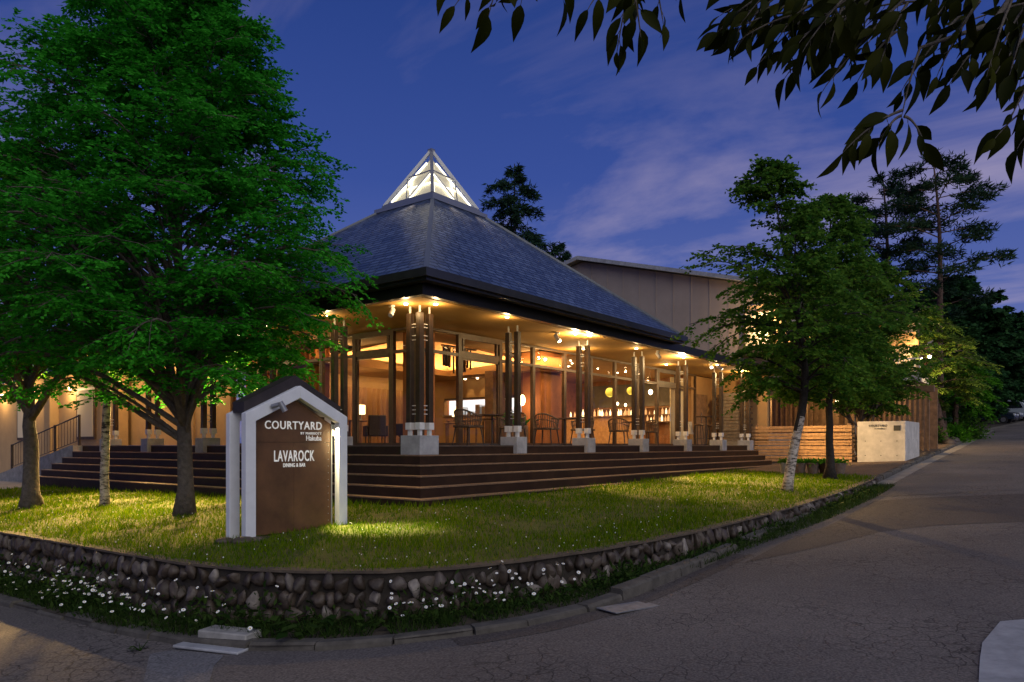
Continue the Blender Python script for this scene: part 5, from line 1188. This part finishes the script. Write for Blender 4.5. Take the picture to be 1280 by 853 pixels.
daisies(52, 20.6, 22.8, .12, .48, .14, .40, LB2, 'daisies at the front of the wall')
def broad_plant(loc, n, l, label, seed):
    t = thing('broad_leaved_weed', label, 'plant', loc); r2 = np.random.RandomState(seed); b = MB(); P, D = [], []
    for i in range(n):
        a_ = r2.uniform(0, 6.28); d = np.array([math.cos(a_), math.sin(a_), r2.uniform(.3, 1.4)]); d /= np.linalg.norm(d); e = d * l * r2.uniform(.5, 1.3); b.tube([(0, 0, 0), tuple(e)], [.006, .003], 4, cap=False); P.append(e); D.append(d * [1, 1, .1] - UPV * r2.uniform(0, .5))
    b.build('stem', 'weed', t); P = np.array(P); V, F = leaves_mesh(P, np.array(D), UPV + r2.normal(size=P.shape) * .3, l * .75 * r2.uniform(.6, 1.2, n), l * .45 * r2.uniform(.7, 1.2, n)); np_mesh('foliage', V, F, 'weed', t)
for i, (s, off, n, l, lb) in enumerate(((19.7, .30, 16, .20, 'broad-leaved weed just right of the concrete block'), (20.2, .22, 20, .24, 'big broad-leaved weed at the rounded front of the wall'), (20.7, .30, 14, .18, 'broad-leaved weed among daisies at the front of the wall'), (19.0, .25, 14, .18, 'broad-leaved weed behind the concrete block'), (20.05, .45, 18, .22, 'broad-leaved weed in front of the largest one, close to the kerb'), (21.3, .28, 14, .17, 'broad-leaved weed right of the daisies at the front of the wall'), (18.9, .95, 10, .09, 'small weed growing from the flat slab in front of the block'))):
    xx, yy = verge_pt(s, off); broad_plant((xx, yy, verge_z(xx, yy) - (.0 if l > .1 else .04)), n, l, lb, 60 + i)

# concrete block and slab, drain cover, pots
def small_block(name, label, cat, c, ang, sx, sy, z0, z1, m='concrete'):
    t = MB().box(-sx / 2, sx / 2, -sy / 2, sy / 2, z0, z1, .012).build(name, m); t.location = (c[0], c[1], road_z(*c)); t.rotation_euler = (0, 0, ang); return tag(t, label, cat)
small_block('concrete_block', 'pale concrete block lying at the kerb below the stone wall', 'block', (-6.22, -3.62), R(-72), .56, .24, .0, .13, 'concrete_old')
small_block('concrete_slab', 'flat cracked concrete slab lying on the road before the block', 'slab', (-6.42, -3.66), R(-72), .74, .22, .008, .035)
mat('drain_grey', (.16, .16, .17), .6, n=(14, 6, .3), bump=(40, .4, .004))
dc = small_block('drain_cover', 'rectangular grey drain cover in the road beside the kerb', 'drain cover', (-3.35, -6.31), R(-18), .62, .30, .005, .018, 'drain_grey')
for i, (x_, y_, r, m, lb) in enumerate(((11.75, -3.10, .16, 'concrete_old', 'pale stone trough shaped flower pot nearest the steps'), (11.8, -3.5, .17, 'pot_clay', 'clay flower pot second from the steps'), (11.85, -3.85, .18, 'pot_clay', 'clay flower pot in the middle of the row before the fence'), (11.9, -4.15, .17, 'tile_dark', 'black flower pot in the row before the fence'), (12.0, -4.5, .19, 'pot_clay', 'rightmost flower pot beside the dark birch'))):
    t = thing('flower_pot', lb, 'flower pot', (x_, y_, ground_z(x_, y_) + .004), 0, 'flower pots before the plank fence')
    MB().lathe([(0, 0), (r * .7, 0), (r, .27), (r * 1.06, .27), (r * 1.06, .31), (r * .9, .31), (r * .85, .26), (0, .26)], n=18).build('pot', m, t, smooth=False)
    r2 = np.random.RandomState(80 + i); P = r2.normal(size=(150, 3)) * [r * .55, r * .55, .035] + [0, 0, .31]; D = r2.normal(size=(150, 3)) + UPV; V, F = leaves_mesh(P, D, r2.normal(size=(150, 3)) + UPV, .10 * r2.uniform(.6, 1.3, 150), .055); np_mesh('foliage', V, F, 'leaf_maple' if i else 'leaf_birch', t)

# parked cars at the top of the road
def car(label, loc, rz, kind, body):
    t = thing('parked_van' if kind == 'van' else 'parked_car', label, 'van' if kind == 'van' else 'car', loc, rz)
    if kind == 'van':
        L_, W_, prof = 4.8, 1.75, [(-2.4, .35), (2.35, .35), (2.42, .75), (2.30, 1.10), (1.75, 1.95), (1.45, 2.05), (-2.3, 2.05), (-2.42, 1.9)]; gl = [(-2.15, 1.2), (1.95, 1.2), (1.62, 1.82), (-2.15, 1.82)]; wx = 1.45
    else:
        L_, W_, prof = 4.2, 1.7, [(-2.1, .32), (2.1, .32), (2.14, .62), (2.0, .82), (1.15, .95), (.55, 1.42), (.2, 1.48), (-1.2, 1.48), (-1.75, 1.35), (-2.05, .98), (-2.12, .7)]; gl = [(-1.65, .98), (.95, .98), (.48, 1.37), (-1.3, 1.40)]; wx = 1.3
    b = MB(); n = len(prof); rows = ((-W_ / 2, 0), (-W_ / 2 + .0, 0), (W_ / 2, 0))
    top = max(p[1] for p in prof); tap = lambda p: W_ / 2 * (1 - .14 * max(0, (p[1] - 1.0) / (top - 1.0)))
    b.v = [(p[0], -tap(p), p[1]) for p in prof] + [(p[0], tap(p), p[1]) for p in prof]; b.f = [tuple(range(n - 1, -1, -1)), tuple(range(n, 2 * n))] + [(i, (i + 1) % n, n + (i + 1) % n, n + i) for i in range(n)]
    o = b.build('body', body, t); m_ = o.modifiers.new('soft', 'BEVEL'); m_.width = .07; m_.segments = 3; m_.limit_method = 'ANGLE'
    g_ = MB()
    for sg_ in (-1, 1): g_.add([(p[0], sg_ * (tap(p) + .006), p[1]) for p in gl], [(0, 1, 2, 3) if sg_ < 0 else (3, 2, 1, 0)])
    if kind == 'van': a_, c_ = (2.27, 1.17), (1.80, 1.89)
    else: a_, c_ = (1.10, 1.0), (.60, 1.40)
    g_.add([(a_[0] + .02, -.68, a_[1]), (a_[0] + .02, .68, a_[1]), (c_[0] + .02, .60, c_[1]), (c_[0] + .02, -.60, c_[1])], [(0, 1, 2, 3)]); g_.build('window', 'car_glass', t)
    for sx in (-1, 1):
        for sy in (-1, 1):
            w = MB().tube([(sx * wx, sy * (W_ / 2 - .18), .32), (sx * wx, sy * (W_ / 2 + .01), .32)], .32, 18).build('wheel', 'tyre', t); MB().tube([(sx * wx, sy * (W_ / 2 + .012), .32), (sx * wx, sy * (W_ / 2 + .02), .32)], .19, 14).build('rim', 'metal_grey', w)
    fx = L_ / 2
    for sy in (-1, 1):
        MB().box(fx - .12, fx + .035, sy * .62 - .17, sy * .62 + .17, .66, .82, .02).build('headlight', 'headlamp', t)
    MB().box(fx - .05, fx + .05, -.45, .45, .42, .60, .01).build('grille', 'metal_dark', t); return t
car('pale white van parked at the top of the road on the right', (74, -3.3, road_z(74, -3.3) + .125), R(-97), 'van', 'car_white')
car('dark blue car parked in front of the white van', (66, -3.0, road_z(66, -3.0) + .125), R(-95), 'car', 'car_dark')
car('dark grey car parked between the blue car and the van', (70, -3.1, road_z(70, -3.1) + .125), R(-93), 'car', 'car_grey')
car('dark car half hidden by shrubs left of the other parked cars', (60, -.4, road_z(60, -.4) + .1), R(205), 'car', 'car_dark')

# ------------------------------------------------------------------ overhanging branches of a street tree standing right of the camera
CAMP = np.array([-10.24, -10.10, 0.]); FV = np.array([.792, .610, 0.])
def cp3(r, d, u): return CAMP + RV * r + FV * d + UPV * u
ot = thing('street_tree', 'street tree beside the viewer whose dark leafy branches hang into the top of the view', 'tree', tuple(cp3(3.7, 1.6, -1.95)))
OB = np.array(ot.location); rs = np.random.RandomState(77)
LV, LF = [], []
prof_ = [(0, 0), (.12, .22), (.30, .40), (.48, .42), (.66, .33), (.82, .17), (1, 0)]
def near_leaf(p, d, nrm, L_, W_, curl):
    d = d / np.linalg.norm(d); s = np.cross(d, nrm); s /= np.linalg.norm(s); nn = np.cross(s, d); o = sum(len(v) for v in LV); V = []
    for t_, w in prof_:
        c = p + d * L_ * t_ - nn * curl * L_ * t_ * t_; V += [c + s * W_ * w + nn * W_ * w * .35, c, c - s * W_ * w + nn * W_ * w * .35]
    LV.append(np.array(V)); f = []
    for k in range(len(prof_) - 1):
        for q_ in (0, 1): a_ = o + 3 * k + q_; f.append((a_, a_ + 1, a_ + 4, a_ + 3))
    LF.extend(f)
wood = MB()
def im(px, py, d): return cp3((px - 640) / 940 * d, d, (557 - py) / 940 * d)
def twig(a, b_, d, n, L_=.125, d2=None, r=.005):
    A, B = im(*a, d), im(*b_, d2 or d); mid = (A + B) / 2 + UPV * .03; pts = [A * (1 - t) ** 2 + 2 * mid * t * (1 - t) + B * t * t for t in np.linspace(0, 1, 8)]
    wood.tube([tuple(p - OB) for p in pts], list(np.linspace(r, .0018, 8)), 5, cap=False)
    for i in range(n):
        t = .12 + .88 * (i + .3 * rs.rand()) / max(1, n - 1) if n > 1 else 1; t = min(t, 1); p = A * (1 - t) ** 2 + 2 * mid * t * (1 - t) + B * t * t
        tg = (B - A) / np.linalg.norm(B - A); sd = np.cross(tg, FV); sd /= np.linalg.norm(sd) + 1e-6
        dd = tg * rs.uniform(.4, .9) + sd * (1 if i % 2 else -1) * rs.uniform(.3, .8) - UPV * rs.uniform(.3, .8) + FV * rs.normal() * .35
        if t > .97: dd = tg - UPV * .4
        nr = -FV * .6 + UPV * rs.uniform(-.2, .9) + rs.normal(size=3) * .45; L2 = L_ * rs.uniform(.55, 1.2); dn = dd / np.linalg.norm(dd); pp = p + dn * .018
        wood.tube([tuple(p - OB), tuple(pp - OB)], .0014, 3, cap=False); near_leaf(pp - OB, dd, nr, L2, L2 * rs.uniform(.40, .54), rs.uniform(.0, .7))
hub = {}
TW = [((650, -70), (572, 2), 2.5, 7), ((640, -70), (612, 14), 2.5, 8), ((670, -60), (652, 0), 2.6, 6), ((690, -70), (703, -6), 2.5, 5), ((600, -80), (560, -20), 2.5, 6), ((660, -80), (630, -15), 2.45, 7),
      ((800, -80), (772, 58), 2.4, 13), ((795, -60), (738, 6), 2.4, 5), ((812, -50), (828, 24), 2.45, 7), ((790, -20), (800, 40), 2.35, 7), ((840, -80), (850, -12), 2.5, 4)]
for i in range(54):
    x0 = rs.uniform(960, 1330); y0 = rs.uniform(-90, 20); ln_ = rs.uniform(60, 130); a_ = rs.uniform(math.pi * .55, math.pi * .95); x1 = x0 + math.cos(a_) * ln_; y1 = min(y0 + math.sin(a_) * ln_, 26 + .22 * max(0, x0 - 930)); TW.append(((x0, y0), (x1, y1), rs.uniform(2.2, 2.9), rs.randint(6, 10)))
TW += [((1010, -30), (918, 44), 2.4, 8), ((1060, -20), (950, 78), 2.4, 9), ((1090, 0), (985, 92), 2.4, 9), ((1130, 0), (1032, 108), 2.4, 9), ((1120, 40), (1075, 96), 2.4, 7), ((1200, 20), (1130, 108), 2.5, 9), ((1240, 40), (1190, 100), 2.5, 8), ((1290, 40), (1235, 106), 2.5, 8),
       ((1150, 60), (1128, 140), 2.35, 4), ((1128, 138), (1058, 186), 2.3, 7), ((1126, 145), (1100, 178), 2.3, 4), ((1130, 146), (1152, 172), 2.3, 4), ((1310, 70), (1262, 150), 2.3, 8), ((1300, 130), (1248, 168), 2.3, 4), ((1330, 120), (1275, 180), 2.3, 5)]
for (a_, b_, d, n) in TW: twig(a_, b_, d, n, .094)
# limbs carrying the twigs, above the frame
def limb(pts, r0, r1):
    pts = [np.array(p) for p in pts]; wood.tube([tuple(p - OB) for p in pts], list(np.linspace(r0, r1, len(pts))), 8, cap=False)
trunk_top = cp3(3.7, 1.6, 3.2)
limb([cp3(3.7, 1.6, -1.95), cp3(3.72, 1.62, 0), cp3(3.68, 1.6, 1.6), trunk_top, cp3(3.6, 1.7, 4.6)], .19, .09)
limb([cp3(3.7, 1.6, 1.9), cp3(2.9, 2.2, 2.35), im(1310, -120, 2.6), im(1150, -95, 2.55), im(950, -85, 2.5), im(800, -85, 2.42), im(640, -85, 2.5)], .06, .006)
limb([im(1310, -120, 2.6), im(1290, -40, 2.5), im(1240, 30, 2.5), im(1150, 60, 2.4)], .016, .005); limb([im(1310, -120, 2.6), im(1330, 0, 2.45), im(1330, 120, 2.3)], .014, .005); limb([im(1150, -95, 2.55), im(1090, -20, 2.45), im(1010, 0, 2.4)], .012, .004)
wood.build('trunk', 'bark_grey', ot, smooth=True)
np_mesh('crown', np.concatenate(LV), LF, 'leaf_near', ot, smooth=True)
